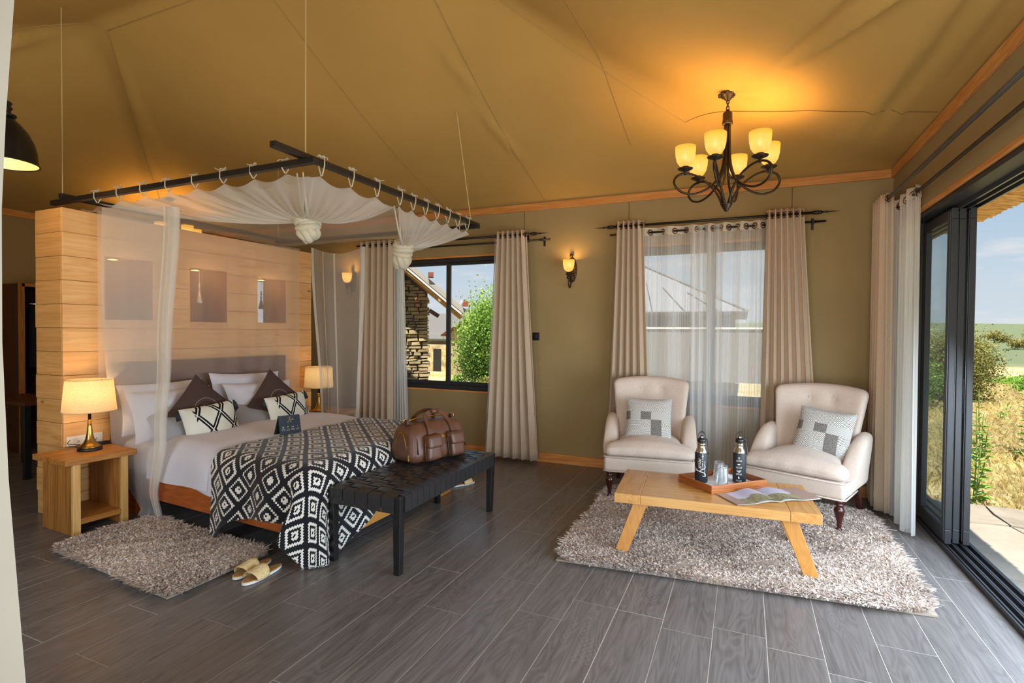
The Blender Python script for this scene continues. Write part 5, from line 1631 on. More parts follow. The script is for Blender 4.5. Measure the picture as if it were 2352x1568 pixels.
def drape(label, A, B, z0, z1, folds, amp, nrm, cat='curtain', name='drape', mat=None, group='beige eyelet drapes', f0=.06, f1=.06, seed=1, ey=True, rodz=None, hem=True, **k):
    mid = (Vector(A)+Vector(B))/2; off = Vector((mid.x, mid.y, 0))
    t = thing(name, label, cat, off, 0, group)
    o, fn = fold_curtain(t, 'cloth', mat or M['linen'], A, B, z0, z1, folds, amp, nrm, f0, f1, seed, parent_off=off, **k)
    sd = o.modifiers.new('thick', 'SOLIDIFY') if mat is None else None
    if sd: sd.thickness = .003
    if ey: eyelets(t, A, B, rodz, folds, amp, nrm, None, off, seed=seed)
    if hem and mat is None:
        m = MB(); n = int(folds*16)
        m.tube([fn(i/n, .955)+Vector((nrm[0], nrm[1], 0))*-.0035 for i in range(n+1)], .0022, 4); m.build('hem_stitch', M['linen'], t)
    return t
YR = 5.60      # rod for the drapes; the sheers hang on a second rod nearer the wall
YS = 5.675
N_ = (0, -1, 0)
drape('beige eyelet drape at the left of the stone-wall window, partly behind the net', (-4.62, YR, 0), (-4.10, YR, 0), .03, 2.655, 6, .048, N_, f0=.05, f1=-.0, seed=3, rodz=2.605)
drape('beige eyelet drape at the right of the stone-wall window, beside the wall lamp', (-2.645, YR, 0), (-2.295, YR, 0), .045, 2.655, 6, .048, N_, f0=.13, f1=.17, seed=4, rodz=2.605)
drape('beige eyelet drape left of the sheer-curtained window, behind an armchair', (-1.255, YR, 0), (-.985, YR, 0), .04, 2.665, 5, .048, N_, f0=.09, f1=.10, seed=5, rodz=2.615)
drape('beige eyelet drape right of the sheer-curtained window', (.175, YR, 0), (.485, YR, 0), .04, 2.665, 6, .048, N_, f0=.03, f1=.16, seed=6, rodz=2.615)
# sheers
def sheer_curtain(label, A, B, z0, z1, folds, amp, nrm, seed, ey, rodz, mat='sheer', band=True, **k):
    t = drape(label, A, B, z0, z1-.085 if band else z1, folds, amp, nrm, 'sheer curtain', 'sheer_curtain', M[mat], 'white sheer curtains', seed=seed, ey=False, **k)
    off = t.location.copy()
    if band:
        kk = dict(k); 
        for q in ('f0', 'f1'): kk.pop(q, None)
        o, fn = fold_curtain(t, 'heading_band', M['sheer_band'], A, B, z1-.085, z1, folds, amp, nrm, 0, 0, seed, parent_off=off, nv=3)
    if ey: eyelets(t, A, B, rodz, folds, amp, nrm, None, off, seed=seed)
    return t
sheer_curtain('white sheer curtain pulled to the left side of the stone-wall window', (-4.13, YS, 0), (-4.02, YS, 0), .03, 2.585, 5, .025, N_, 11, False, 2.545, 'sheer_thick', f0=.0, f1=.10)
sheer_curtain('narrow white sheer edge beside the right drape of the stone-wall window', (-2.72, YS, 0), (-2.64, YS, 0), .03, 2.585, 3, .022, N_, 12, False, 2.545, 'sheer_thick', f0=.12, f1=.0)
sheer_curtain('white sheer curtain over the left half of the window behind the armchairs', (-1.02, YS, 0), (-.36, YS, 0), .03, 2.595, 3, .026, N_, 13, True, 2.545, f0=.0, f1=.03)
sheer_curtain('white sheer curtain over the right half of the window behind the armchairs', (-.37, YS, 0), (.20, YS, 0), .03, 2.595, 4, .030, N_, 14, True, 2.545, f0=.02, f1=.0)
sheer_curtain('bunched white sheer fold where the two window sheers meet', (-.52, YS-.02, 0), (-.22, YS-.02, 0), .03, 2.58, 4, .03, N_, 15, False, 2.545, 'sheer', band=False, f0=.0, f1=.03)
NX = (-1, 0, 0)
drape('beige eyelet drape gathered in the corner by the sliding door', (1.06, 5.62, 0), (1.06, 5.26, 0), .03, 2.665, 4, .045, NX, f0=.06, f1=.04, seed=7, rodz=2.62)
sheer_curtain('white sheer curtain gathered beside the open sliding door', (1.135, 5.33, 0), (1.135, 4.76, 0), .02, 2.60, 3, .035, NX, 16, True, 2.545, 'sheer_thick', f0=-.06, f1=.02)

# rods with spear finials
def rod(label, y, z, x0, x1, r, fin, group='curtain rods'):
    t = thing('curtain_rod', label, 'curtain rod', ((x0+x1)/2, y, z), 0, group); c = (x0+x1)/2
    m = MB(); m.tube([(x0-c, 0, 0), (x1-c, 0, 0)], r, 14); m.build('rod', M['black_metal'], t, smooth=True)
    for s, xe in ((-1, x0), (1, x1)):
        if fin and s in fin:
            m = MB(); R = Matrix.Rotation(s*PI/2, 4, 'Y')
            m.lathe([(r, 0), (.019, .004), (.019, .022), (.012, .026), (.021, .034), (.021, .048), (.012, .054), (.017, .060), (.017, .070), (.010, .076), (.007, .095), (.011, .110), (.006, .130), (.0, .235)], 14, mat=R)
            m.build('finial', M['black_metal'], t, smooth=True, loc=(xe-c, 0, 0))
        m = MB(); m.tube([(xe-c-s*.10, 0, 0), (xe-c-s*.10, YB-y, -.0)], .007, 8); m.lathe([(.020, -.012), (.020, .012)], 14, (xe-c-s*.10, 0, 0), ) ; m.box(xe-c-s*.10-.011, xe-c-s*.10+.011, YB-y-.006, YB-y, -.06, .05)
        m.build('bracket', M['black_metal'], t)
rod('black drape rod with spear finial above the stone-wall window', YR, 2.605, -4.70, -2.235, .013, (1,))
rod('thinner black sheer rod above the stone-wall window', YS, 2.545, -4.65, -2.03, .010, ())
rod('black drape rod with two spear finials above the sheer-curtained window', YR, 2.615, -1.285, .55, .013, (-1, 1))
rod('thinner black sheer rod above the sheer-curtained window', YS, 2.545, -1.35, .665, .010, ())
for lab, x, z, r in (('black drape rod running along above the sliding door', 1.06, 2.62, .015), ('thinner black sheer rod along above the sliding door', 1.135, 2.545, .012)):
    t = thing('curtain_rod', lab, 'curtain rod', (x, 2.9, z), 0, 'curtain rods')
    m = MB(); m.tube([(0, -2.5, 0), (0, 2.75, 0)], r, 14); m.build('rod', M['alu_lit'] if r > .013 else M['black_metal'], t, smooth=True)
    for y in (-2.3, 2.68):
        m = MB(); m.tube([(0, y, 0), (XR-x, y, 0)], .007, 8); m.build('bracket', M['black_metal'], t)
# ------------------------------------------------------------------ chandelier
CUP = [(.024, 0), (.045, .012), (.062, .040), (.071, .080), (.0745, .125), (.0745, .150)]
def cup(t, loc, k=1.0, power=5.0):
    m = MB(); m.lathe([(r*k, z*k) for r, z in CUP]+[((CUP[-1][0]-.003)*k, CUP[-1][1]*k)]+[((r-.003)*k, (z+.003)*k) for r, z in CUP[::-1][1:]], 32, cap=False)
    return m.build('glass_cup', M['cup'], t, smooth=True, loc=loc)
def chandelier(label, loc, rz, power, k=1.0):
    t = thing('chandelier', label, 'chandelier', loc, rz, 'six-cup chandeliers')
    B = M['bronze']
    m = MB(); m.lathe([(.0, 0), (.052, 0), (.060, -.010), (.050, -.022), (.034, -.032), (.020, -.050), (.012, -.056)], 24, cap=False); rose = m.build('ceiling_rose', B, t, smooth=True)
    m = MB()
    for i in range(10):
        a = i*2*PI/10; m.lathe([(0, -.012), (.014, -.006), (.016, .002), (.0, .010)], 8, (.056*math.cos(a), .056*math.sin(a), -.010))
    m.build('petals', B, rose, smooth=True)
    m = MB()
    for i in range(3):
        z = -.062-.024*i; R = Matrix.Translation((0, 0, z)) @ Matrix.Rotation(PI/2*(i % 2), 4, 'Z')
        m.tube([R @ Vector((.010*math.cos(a), 0, .017*math.sin(a))) for a in [j*2*PI/12 for j in range(12)]], .0035, 6, close=True)
    m.build('chain', B, t, smooth=True)
    m = MB(); m.lathe([(.0, -.118), (.014, -.122), (.016, -.132), (.030, -.142), (.034, -.150), (.034, -.205), (.037, -.208), (.037, -.214), (.034, -.218), (.037, -.222), (.037, -.228), (.030, -.234), (0, -.236)], 24); m.build('collar', B, t, smooth=True)
    for i in range(6):
        ph = i*PI/3
        prof = [(.016, -.23, 0), (.018, -.36, 0), (.022, -.47, 0), (.040, -.57, .0), (.085, -.655, .004), (.16, -.715, .010), (.25, -.745, .018), (.335, -.725, .022), (.383, -.665, .020), (.365, -.610, .010), (.30, -.585, 0), (.22, -.600, -.012), (.14, -.650, -.02), (.075, -.72, -.016), (.042, -.79, -.006), (.030, -.825, 0)]
        P = []
        for r, z, tg in prof:
            P.append((r*math.cos(ph)-tg*math.sin(ph), r*math.sin(ph)+tg*math.cos(ph), z))
        m = MB(); m.tube(bez(P, 6), .0085, 10); arm = m.build('arm', B, t, smooth=True)
        cx, cy = .30*math.cos(ph), .30*math.sin(ph)
        m = MB(); m.lathe([(.010, -.012), (.010, .012), (.020, .016), (.052, .030), (.056, .036), (.046, .038), (.026, .040), (.026, .058), (0, .058)], 24); m.build('drip_pan', B, arm, smooth=True, loc=(cx, cy, -.585))
        c = cup(t, (cx, cy, -.535), 1.0)
        if power: lamp('cup_light', (0, 0, 0), power, (1, .56, .17), .03).matrix_world = Matrix.Translation(Vector(loc)) @ Matrix.Rotation(rz, 4, 'Z') @ Matrix.Translation((cx, cy, -.535+.12))
    m = MB(); prof = [(.0, -.81), (.040, -.815)]
    for i in range(5): prof += [(.043-.006*i, -.822-.010*i), (.039-.006*i, -.827-.010*i)]
    prof += [(.012, -.875), (0, -.878)]
    m.lathe(prof, 24); m.build('bottom_finial', B, t, smooth=True)
    return t
chandelier('dark bronze chandelier with six lit amber cups above the sitting area', (-.145, 4.29, ceil_z(-.145, 4.29)+.004), .30, 3.4)
chandelier('second bronze chandelier mostly hidden behind the net and planked wall', (-7.22, 4.80, ceil_z(-7.22, 4.80)+.004), .1, 2.5)

def sconce(label, x, z):
    t = thing('wall_sconce', label, 'wall lamp', (x, YB, z), 0, 'amber cup wall lamps')
    B = M['bronze']
    m = MB(); out = [(.060*math.cos(a), .142*math.sin(a)) for a in [k*2*PI/32 for k in range(32)]]
    m.prism(out, 0, .014, Matrix.Rotation(PI/2, 4, 'X')); m.build('back_plate', B, t, bevel=.004)
    m = MB()
    rs = random.Random(4)
    for k in range(90):
        a, r = rs.uniform(0, 2*PI), math.sqrt(rs.random())*.9
        m.lathe([(0, -.003), (.006, -.001), (.0, .003)], 6, mat=Matrix.Translation((.060*r*math.cos(a), -.015, .142*r*math.sin(a))) @ Matrix.Rotation(PI/2, 4, 'X'))
    m.build('hammered_relief', M['eyelet'], t, kind='stuff')
    m = MB(); m.lathe([(0, -.02), (.018, -.012), (.021, 0), (.018, .012), (.008, .022), (.0, .024)], 16, (.0, -.03, .155)); m.build('top_knob', B, t, smooth=True)
    m = MB(); m.tube(bez([(0, -.02, .15), (0, -.022, .05), (0, -.026, -.10), (0, -.045, -.175), (0, -.085, -.205), (0, -.118, -.17), (0, -.125, -.10)], 6), .0075, 10); m.build('arm', B, t, smooth=True)
    m = MB(); m.lathe([(0, -.115), (.018, -.108), (.022, -.092), (.014, -.078), (.010, -.072), (.034, -.064), (.034, -.058), (.020, -.054), (.024, -.035), (0, -.035)], 20, (0, -.125, 0)); m.build('cup_holder', B, t, smooth=True)
    m = MB(); cup(t, (0, -.125, -.030), .86)
    lamp('sconce_light', (x, YB-.125, z+.07), 2.4, (1, .55, .17), .03)
sconce('lit amber cup wall lamp between the two back windows', -1.80, 2.20)
sconce('lit amber cup wall lamp glowing through the far net panel', -4.90, 2.17)

def switch():
    t = thing('light_switch', 'black light switch on the wall beside a drape', 'switch', (-2.225, YB, 1.447))
    m = MB(); m.box(-.042, .042, -.010, 0, -.045, .045); m.build('faceplate', M['black_plastic'], t, bevel=.004)
    m = MB(); m.box(-.014, .014, -.015, -.010, -.022, .022); m.build('rocker', M['alu'], t, bevel=.002)
switch()

def pendant():
    x, y = -4.80, 2.0
    t = thing('pendant_lamp', 'black enamel dome pendant hanging at the left edge', 'pendant lamp', (x, y, 2.655))
    prof = [(.055, .33), (.068, .318), (.10, .285), (.142, .228), (.172, .16), (.188, .09), (.193, .03), (.197, .005)]
    m = MB(); m.lathe([(r*.985-.002, z) for r, z in prof[::-1]]+[(0.0, .325)], 40, cap=False); m.build('white_inside', plain('enamel_inside', srgb(222, 196, 150), .35), t, smooth=True)
    m = MB(); m.lathe(prof[::-1], 40, cap=False); m.build('dome', plain('black_enamel', srgb(20, 20, 22), .16), t, smooth=True)
    m = MB(); m.tube([(.199*math.cos(a), .199*math.sin(a), .004) for a in [k*2*PI/40 for k in range(40)]], .005, 6, close=True); m.build('rim', M['black_plastic'], t, smooth=True)
    m = MB(); m.lathe([(.060, .325), (.076, .336), (.076, .344), (.045, .352), (.047, .38), (.055, .388), (.055, .396), (.045, .402), (.045, .416), (.053, .422), (.053, .43), (.036, .44), (.0, .445)], 28); m.build('cap', M['black_plastic'], t, smooth=True)
    m = MB(); m.tube(bez([(0, 0, .44), (-.01, 0, .52), (-.05, 0, .60)], 5), .018, 8); m.tube([(-.05, 0, .60), (-.05, 0, ceil_z(x-.05, y)-2.655)], .006, 6); m.build('hanger', M['black_metal'], t, smooth=True)
    m = MB(); m.lathe([(0, .13), (.03, .145), (.032, .18), (.02, .22), (0, .24)], 16); m.build('bulb', M['bulb'], t, smooth=True)
    lamp('pendant_light', (x, y, 2.655+.12), 1.5, (1, .66, .3), .03)
pendant()

# ------------------------------------------------------------------ dressing corner at the far left
def wardrobe():
    t = thing('wardrobe', 'dark reddish open wardrobe in the dressing corner behind the planked wall', 'wardrobe', (-8.2, 4.25, 0))
    W = M['wardrobe']; d = .29; h = 2.03
    for y in (-.80, .80):
        m = MB(); m.box(-d, d, y-.012, y+.012, 0, h); m.build('side_panel', W, t)
    m = MB(); m.box(-d, d, -.79, .79, h-.03, h); m.build('top_panel', W, t)
    m = MB(); m.box(-d, -d+.015, -.79, .79, 0, h); m.build('back_panel', W, t)
    for y in (-.795, .795): m = MB(); m.box(d-.004, d+.010, y-.030, y+.030, 0, h); m.build('front_edge', M['night_z'], t)
    m = MB(); m.box(d-.004, d+.010, -.79, .79, h-.035, h+.002); m.build('front_edge', M['night'], t)
    m = MB(); m.box(-d, d, -.79, .79, .60, .64); m.build('shelf', W, t)
    m = MB(); m.tube([(0, -.79, 1.80), (0, .79, 1.80)], .018, 10); m.build('hanging_rail', M['steel'], t, smooth=True)
    for nm, lab, y, mt, w, z0 in (('hanging_robe', 'black garment hanging in the wardrobe', 3.66, M['robe_black'], .34, 1.0), ('hanging_robe', 'white robe hanging low beside the black garment in the wardrobe', 3.98, M['robe_white'], .36, .78)):
        def f(u, v, y=y, w=w, z0=z0):
            a = u*2*PI; k = v
            ww = w*(.25+.75*smoothstep(0, .22, k)); th = .05+.05*k
            return (ww*.5*math.cos(a)*(1+.06*math.sin(a*7+k*3)), th*math.sin(a), 1.78-.02-(1.74-z0)*k)
        m = MB(); m.grid(f, 40, 16); o = m.build(nm, mt, None, smooth=True, loc=(-8.12, y, 0)); o.rotation_euler = (0, 0, .9)
        tag(o, lab, 'robe')
wardrobe()
def desk():
    t = thing('side_table', 'dark table with black legs in the shadow left of the planked wall', 'table', (-6.85, 3.05, 0))
    m = MB(); m.box(-.55, .40, -.22, .22, .73, .765); m.build('table_top', M['wardrobe'], t, bevel=.004)
    for x in (-.5, .36):
        for y in (-.18, .18):
            m = MB(); m.beam((x, y, .73), (x, y, 0), .05, .05); m.build('leg', M['black_wood'], t)
    c = thing('folding_chair', 'dark wooden chair with crossed legs beside the shadowed table', 'chair', (-6.75, 3.55, 0))
    m = MB(); m.box(-.25, .25, -.22, .22, .42, .455); m.build('seat', M['wardrobe'], c, bevel=.004)
    for s in (-1, 1):
        m = MB(); m.beam((s*.22, -.24, 0), (s*.22, .24, .62), .03, .045); m.build('crossed_leg', M['black_wood'], c)
        m = MB(); m.beam((s*.25, .24, 0), (s*.25, -.24, .62), .03, .045); m.build('crossed_leg', M['black_wood'], c)
        m = MB(); m.beam((s*.25, -.28, .63), (s*.25, .25, .66), .05, .03); m.build('armrest', M['wardrobe'], c)
    m = MB(); m.rbox(.52, .02, .28, .01, 6, lambda p: Vector((p.x, p.y-.10*(p.x/.26)**2+.06, p.z)), (0, .26, .80)); m.build('backrest', M['wardrobe'], c)
desk()
# ------------------------------------------------------------------ outside
def ground_mat():
    t = NT('dry_savanna_ground'); v = t.coord('Object')
    n = t.noise(v, .35, 5, .6); n2 = t.noise(v, 3.5, 5, .65); n3 = t.noise(v, 30, 3)
    c = t.ramp(n2, [(.3, srgb(182, 160, 112)), (.5, srgb(198, 178, 134)), (.7, srgb(208, 196, 170))])
    c = t.mix(t.ramp(n, [(.45, (0, 0, 0, 1)), (.65, (1, 1, 1, 1))]), c, srgb(150, 144, 88))
    cd = t.n('ShaderNodeSeparateXYZ'); t.l(v, cd.inputs[0])
    dist = t.math('SQRT', t.math('ADD', t.math('MULTIPLY', cd.outputs[0], cd.outputs[0]), t.math('MULTIPLY', cd.outputs[1], cd.outputs[1])))
    c = t.mix(t.ramp(t.math('DIVIDE', dist, 160.0), [(.25, (0, 0, 0, 1)), (.8, (1, 1, 1, 1))]), c, srgb(106, 116, 88))
    return t.done(t.pbsdf(c, .95, 0, t.bump(n3, .5, .02), .1))
M['ground'] = ground_mat()
def terrain():
    m = MB()
    def f(u, v):
        x = -260+620*u; y = -60+560*v
        d = math.hypot(x, y); z = -.30
        z += -3.0*smoothstep(30, 120, d)
        z += 12.0*smoothstep(180, 460, d)*(.75+.25*math.sin(x*.012+1)+.15*math.sin(y*.02))
        return (x, y, z+.05*nz(x, y, 0, .3)*min(1, d/20))
    m.grid(f, 124, 112); o = m.build('ground', M['ground'], None, smooth=True); o['kind'] = 'structure'
terrain()

# patio of flagstones outside the sliding door
def stone_mat(name, a, b, c, scale=6):
    t = NT(name); v = t.coord('Object', (1, 1, 1), 31.0); n = t.noise(v, scale, 6, .65, .4); n2 = t.noise(v, scale*5, 3)
    oi = t.n('ShaderNodeObjectInfo')
    col = t.ramp(n, [(.3, a), (.5, b), (.72, c)])
    col = t.mix(t.math('MULTIPLY', oi.outputs['Random'], .55), col, t.mix(oi.outputs['Random'], a, c))
    return t.done(t.pbsdf(col, .85, 0, t.bump(n2, .5, .006), .2))
M['flag'] = stone_mat('pale_flagstone', srgb(120, 112, 100), srgb(146, 138, 126), srgb(164, 156, 144), 2.5)
M['mortar'] = plain('patio_mortar', srgb(100, 92, 80), .95)
M['ledge'] = stone_mat('ledge_stone', srgb(112, 98, 72), srgb(176, 158, 120), srgb(214, 196, 156), 5)
def patio():
    m = MB(); m.box(1.30, 5.2, -3.0, 6.42, -.34, -.135)
    p = struct('pavement', m, M['mortar'])
    rs = random.Random(12); nx, ny = 6, 15
    G = {}
    for i in range(nx+1):
        for j in range(ny+1):
            x = 1.50+(5.2-1.50)*i/nx; y = -3.0+(6.42+3.0)*j/ny
            G[i, j] = (x+(rs.uniform(-.17, .17) if 0 < i < nx else 0), y+(rs.uniform(-.16, .16) if 0 < j < ny else 0))
    for i in range(nx):
        for j in range(ny):
            q = [G[i, j], G[i+1, j], G[i+1, j+1], G[i, j+1]]; cx = sum(a for a, b in q)/4; cy = sum(b for a, b in q)/4
            P = []
            for k in range(4):
                a, b = q[k], q[(k+1) % 4]
                P.append((a[0]-cx, a[1]-cy)); P.append(((a[0]+b[0])/2-cx+rs.uniform(-.03, .03), (a[1]+b[1])/2-cy+rs.uniform(-.03, .03)))
            P = [(x*.975, y*.975) for x, y in P]
            b = MB(); b.prism(P, -.05, rs.uniform(-.004, .006)); b.build('flagstone', M['flag'], p, loc=(cx, cy, -.12))
patio()

# eave of reeds over the sliding door
def reed_mat():
    t = NT('golden_reed'); v = t.coord('Object', (2.5, 60, 60)); n = t.noise(v, 1, 4, .6, .5)
    c = t.ramp(n, [(.3, srgb(150, 98, 44)), (.5, srgb(214, 164, 92)), (.7, srgb(236, 200, 132))])
    return t.done(t.pbsdf(c, .6, 0, None, .3))
M['reed'] = reed_mat()
def eave():
    t = thing('reed_eave', 'golden reed eave above the sliding door', 'eave', (1.31, 2.5, 2.6))
    m = MB(); rs = random.Random(2)
    y = -2.0
    while y < 4.6:
        r = .018+rs.uniform(0, .006)
        m.tube([(.0, y+rs.uniform(-.01, .01), .10+rs.uniform(-.006, .006)), (.40, y, .05), (.70+rs.uniform(-.02, .02), y+rs.uniform(-.015, .015), -.02+rs.uniform(-.005, .005))], [r*1.05, r, r*.9], 7)
        y += r*1.9
    m.build('reeds', M['reed'], t, smooth=True, kind='stuff')
    m = MB(); vs = [(.0, -2.0, .135), (.70, -2.0, .025), (.70, 4.6, .025), (.0, 4.6, .135), (.0, -2.0, .19), (.72, -2.0, .075), (.72, 4.6, .075), (.0, 4.6, .19)]
    m.add(vs, [(0, 1, 2, 3), (7, 6, 5, 4), (0, 4, 5, 1), (1, 5, 6, 2), (2, 6, 7, 3), (3, 7, 4, 0)]); m.build('roof_sheet', M['mortar'], t)
eave()
# tent roof skin; unseen front eave added and sized to keep the sun out
b = MB()
def roof(u, v):
    x = XL-.8+(XR+.8+.85-XL)*u; y = YF-.5+(YB+.9-YF+.5)*v
    xc, yc = max(XL, min(XR, x)), max(YF, min(YB, y))
    d = max(XL-x, x-XR, YF-y, y-YB, 0)
    z = ceil_z(xc, yc)+.16-.16*d
    return (x, y, max(z, 2.70) if x > XR else z)
b.grid(roof, 60, 50); o = b.build('roof', plain('outer_tarpaulin', srgb(196, 186, 160), .8), None, smooth=True); o['kind'] = 'structure'

# ------------------------------------------------------------------ neighbouring stone cottage seen through the first window
def cottage():
    # turned so that its gable faces this tent; local x along the gable, y away from it
    t = thing('stone_cottage', 'neighbouring stone-walled cottage with a reed eave outside the first window', 'cottage', (-5.08, 8.0, -.3), .56)
    zu = lambda x: 2.42-.82*x
    m = MB(); o = [(-1.25, 0), (-.06, 0), (-.06, zu(-.06)+.05), (-1.25, zu(-1.25)+.05)]
    vs = [Vector((x, .06, z)) for x, z in o]+[Vector((x, .45, z)) for x, z in o]; n = len(o)
    m.add(vs, [tuple(range(n)), tuple(range(2*n-1, n-1, -1))]+[(k, n+k, n+(k+1) % n, (k+1) % n) for k in range(n)])
    core = m.build('wall', plain('dark_joint', srgb(104, 92, 72), .95), t)
    rs = random.Random(21); z = .02; n = 0
    while z < 3.3:
        hgt = rs.uniform(.038, .075)
        xr = min(0, (2.42-z-hgt)/.82)
        x = xr-rs.uniform(0, .045); end = True
        lo = -.78 if z > .5 else -.2
        while x > lo and n < 296:
            w = rs.uniform(.10, .26)
            c = Vector((x-w/2, rs.uniform(0, .04), z+hgt/2)); dp = rs.uniform(.0, .035)
            pts = [(-w/2+rs.uniform(0, .02), -hgt/2+rs.uniform(0, .012)), (w/2-rs.uniform(0, .02), -hgt/2+rs.uniform(0, .018)), (w/2-rs.uniform(0, .03), hgt/2-rs.uniform(0, .014)), (-w/2+rs.uniform(0, .03), hgt/2-rs.uniform(0, .018))]
            b = MB(); dep = .44 if end else .12
            vs = [Vector((a, -.03-dp, q)) for a, q in pts]+[Vector((a*1.02, dep, q*1.04)) for a, q in pts]
            b.add(vs, [(0, 1, 2, 3), (7, 6, 5, 4)]+[(k, 4+k, 4+(k+1) % 4, (k+1) % 4) for k in range(4)])
            o = b.build('stone', M['ledge'], core, loc=c); n += 1; end = False
            o.rotation_euler = (0, rs.uniform(-.06, .06), 0)
            x -= w+.003
        z += hgt+.002
    d = Vector((1, 0, -.82)).normalized(); nn = Vector((.82, 0, 1)).normalized()
    P0 = Vector((-1.3, 0, zu(-1.3))); L = 1.3+.47; L = L/d.x
    m = MB(); y = -.52; rs = random.Random(5)
    while y < .16:
        m.tube([P0+Vector((0, y, 0))+nn*.03, P0+Vector((0, y+rs.uniform(-.01, .01), 0))+nn*.03+d*(L+rs.uniform(-.06, .05))], .026, 6); y += .046
    m.build('reeds', M['reed'], t, smooth=True, kind='stuff')
    def slab(name, y0, y1, a, b, mt, e=0):
        m = MB(); vs = [P0+Vector((0, y0, 0))+nn*a, P0+Vector((0, y0, 0))+d*(L+e)+nn*a, P0+Vector((0, y1, 0))+d*(L+e)+nn*a, P0+Vector((0, y1, 0))+nn*a]
        vs += [v+nn*(b-a) for v in vs]
        m.add(vs, [(0, 1, 2, 3), (7, 6, 5, 4), (0, 4, 5, 1), (1, 5, 6, 2), (2, 6, 7, 3), (3, 7, 4, 0)]); m.build(name, mt, t)
    slab('fascia', -.57, -.535, .055, .095, M['white_print']); slab('roof_sheet', -.58, .20, .095, .17, plain('grey_roofing', srgb(170, 166, 160), .7), .02)
    for s in (L-.06, L-.80, L-1.55):
        m = MB(); c = P0+d*s+nn*.24; m.beam(c+Vector((0, -.64, 0)), c+Vector((0, -.42, 0)), .09, .075); m.build('purlin_end', M['purlin'], t)
    m = MB(); m.beam((-.02, -.05, 2.16), (.14, -.06, 2.06), .06, .07); m.build('brace', M['wardrobe'], t)
    return t
M['purlin'] = plain('red_brown_timber', srgb(140, 76, 56), .7)
cottage()
def far_tent():
    t = thing('tent_cottage', 'distant pale cottage with a grey pitched roof seen between the stone wall and bush', 'cottage', (-12.1, 21, -.6))
    m = MB(); m.box(-3.5, 1.6, 0, 5, 0, 2.0); m.add([(1.6, 0, 2.0), (-3.5, 0, 2.0), (1.6, 5, 2.0), (-3.5, 5, 2.0), (1.6, 2.5, 2.9)], [(0, 2, 4)]); m.build('wall', plain('cream_render', srgb(168, 162, 144), .9), t)
    m = MB(); m.add([(-3.8, -.6, 1.75), (1.9, -.6, 1.75), (1.9, 2.5, 3.0), (-3.8, 2.5, 3.0), (-3.8, 5.6, 1.75), (1.9, 5.6, 1.75)], [(0, 1, 2, 3), (3, 2, 5, 4)]); o = m.build('roof', plain('grey_shingle', srgb(104, 102, 100), .8), t); s = o.modifiers.new('thick', 'SOLIDIFY'); s.thickness = .08
    m = MB(); m.box(-1.4, .1, -.5, 0, .0, 1.5); m.build('porch', M['ledge'], t)
    m = MB(); m.box(-.75, -.35, -.53, -.5, .05, 1.3); m.build('doorway', M['black_wood'], t)
    t2 = thing('tent_cottage', 'brown-gabled cottage half hidden behind the bush', 'cottage', (-9.6, 19, -.5))
    m = MB(); m.box(-1.6, 1.2, 0, 1.3, 0, 1.95); m.add([(-1.6, 0, 1.95), (1.2, 0, 1.95), (-.2, 0, 2.62)], [(0, 1, 2)]); m.build('wall', plain('tan_render', srgb(160, 142, 112), .9), t2)
    m = MB(); m.add([(-1.8, -.3, 1.85), (-.2, -.3, 2.72), (1.4, -.3, 1.85), (-1.8, 1.4, 1.85), (-.2, 1.4, 2.72), (1.4, 1.4, 1.85)], [(0, 1, 4, 3), (1, 2, 5, 4)]); o = m.build('roof', M['wardrobe'], t2); s = o.modifiers.new('thick', 'SOLIDIFY'); s.thickness = .07
far_tent()
# tent lodge seen through the sheers of the second window
def lodge():
    t = thing('tent_lodge', 'large grey tent-roofed lodge behind the sheer curtains', 'lodge', (-2.2, 14.0, -.3))
    m = MB(); m.box(-4.5, 1.9, .4, 5, 0, 2.26); m.build('wall', plain('grey_brown_canvas', srgb(124, 112, 98), .9), t)
    m = MB(); m.add([(-5, 0, 2.32), (2.25, 0, 2.32), (-.75, 2.8, 3.86), (-5, 5.6, 2.32), (2.25, 5.6, 2.32), (-2.8, 2.8, 3.86)], [(0, 1, 2, 5), (1, 4, 2), (4, 3, 5, 2), (3, 0, 5)]); o = m.build('roof', plain('grey_tarpaulin', srgb(128, 132, 140), .8), t)
    s = o.modifiers.new('thick', 'SOLIDIFY'); s.thickness = .05
    for a, b in (((2.25, 0, 2.35), (-.75, 2.8, 3.89)), ((-5, 0, 2.35), (-2.8, 2.8, 3.89)), ((-.75, 2.8, 3.89), (-2.8, 2.8, 3.89)), ((-5, 0, 2.33), (2.25, 0, 2.33))):
        m = MB(); m.tube([a, b], .03, 6); m.build('roof_seam', plain('roof_edge', srgb(112, 112, 116), .8), t)
    for k in range(5):
        x = -1.6+.8*k; f = .80-.11*k
        m = MB(); m.tube([(x, -.02, 2.34), (x+(-.75-x)*f, 2.8*f, 2.34+1.52*f)], .012, 5); m.build('guy_line', M['robe_black'], t)
    m = MB(); m.box(-2.8, 4.6, -.30, -.22, 1.90, 1.945); m.build('white_rail', M['white_print'], t)
    m = MB(); m.box(-2.8, 4.6, -.26, -.20, .62, 1.90); m.build('screen_panel', plain('grey_screen', srgb(118, 117, 116), .9), t)
lodge()

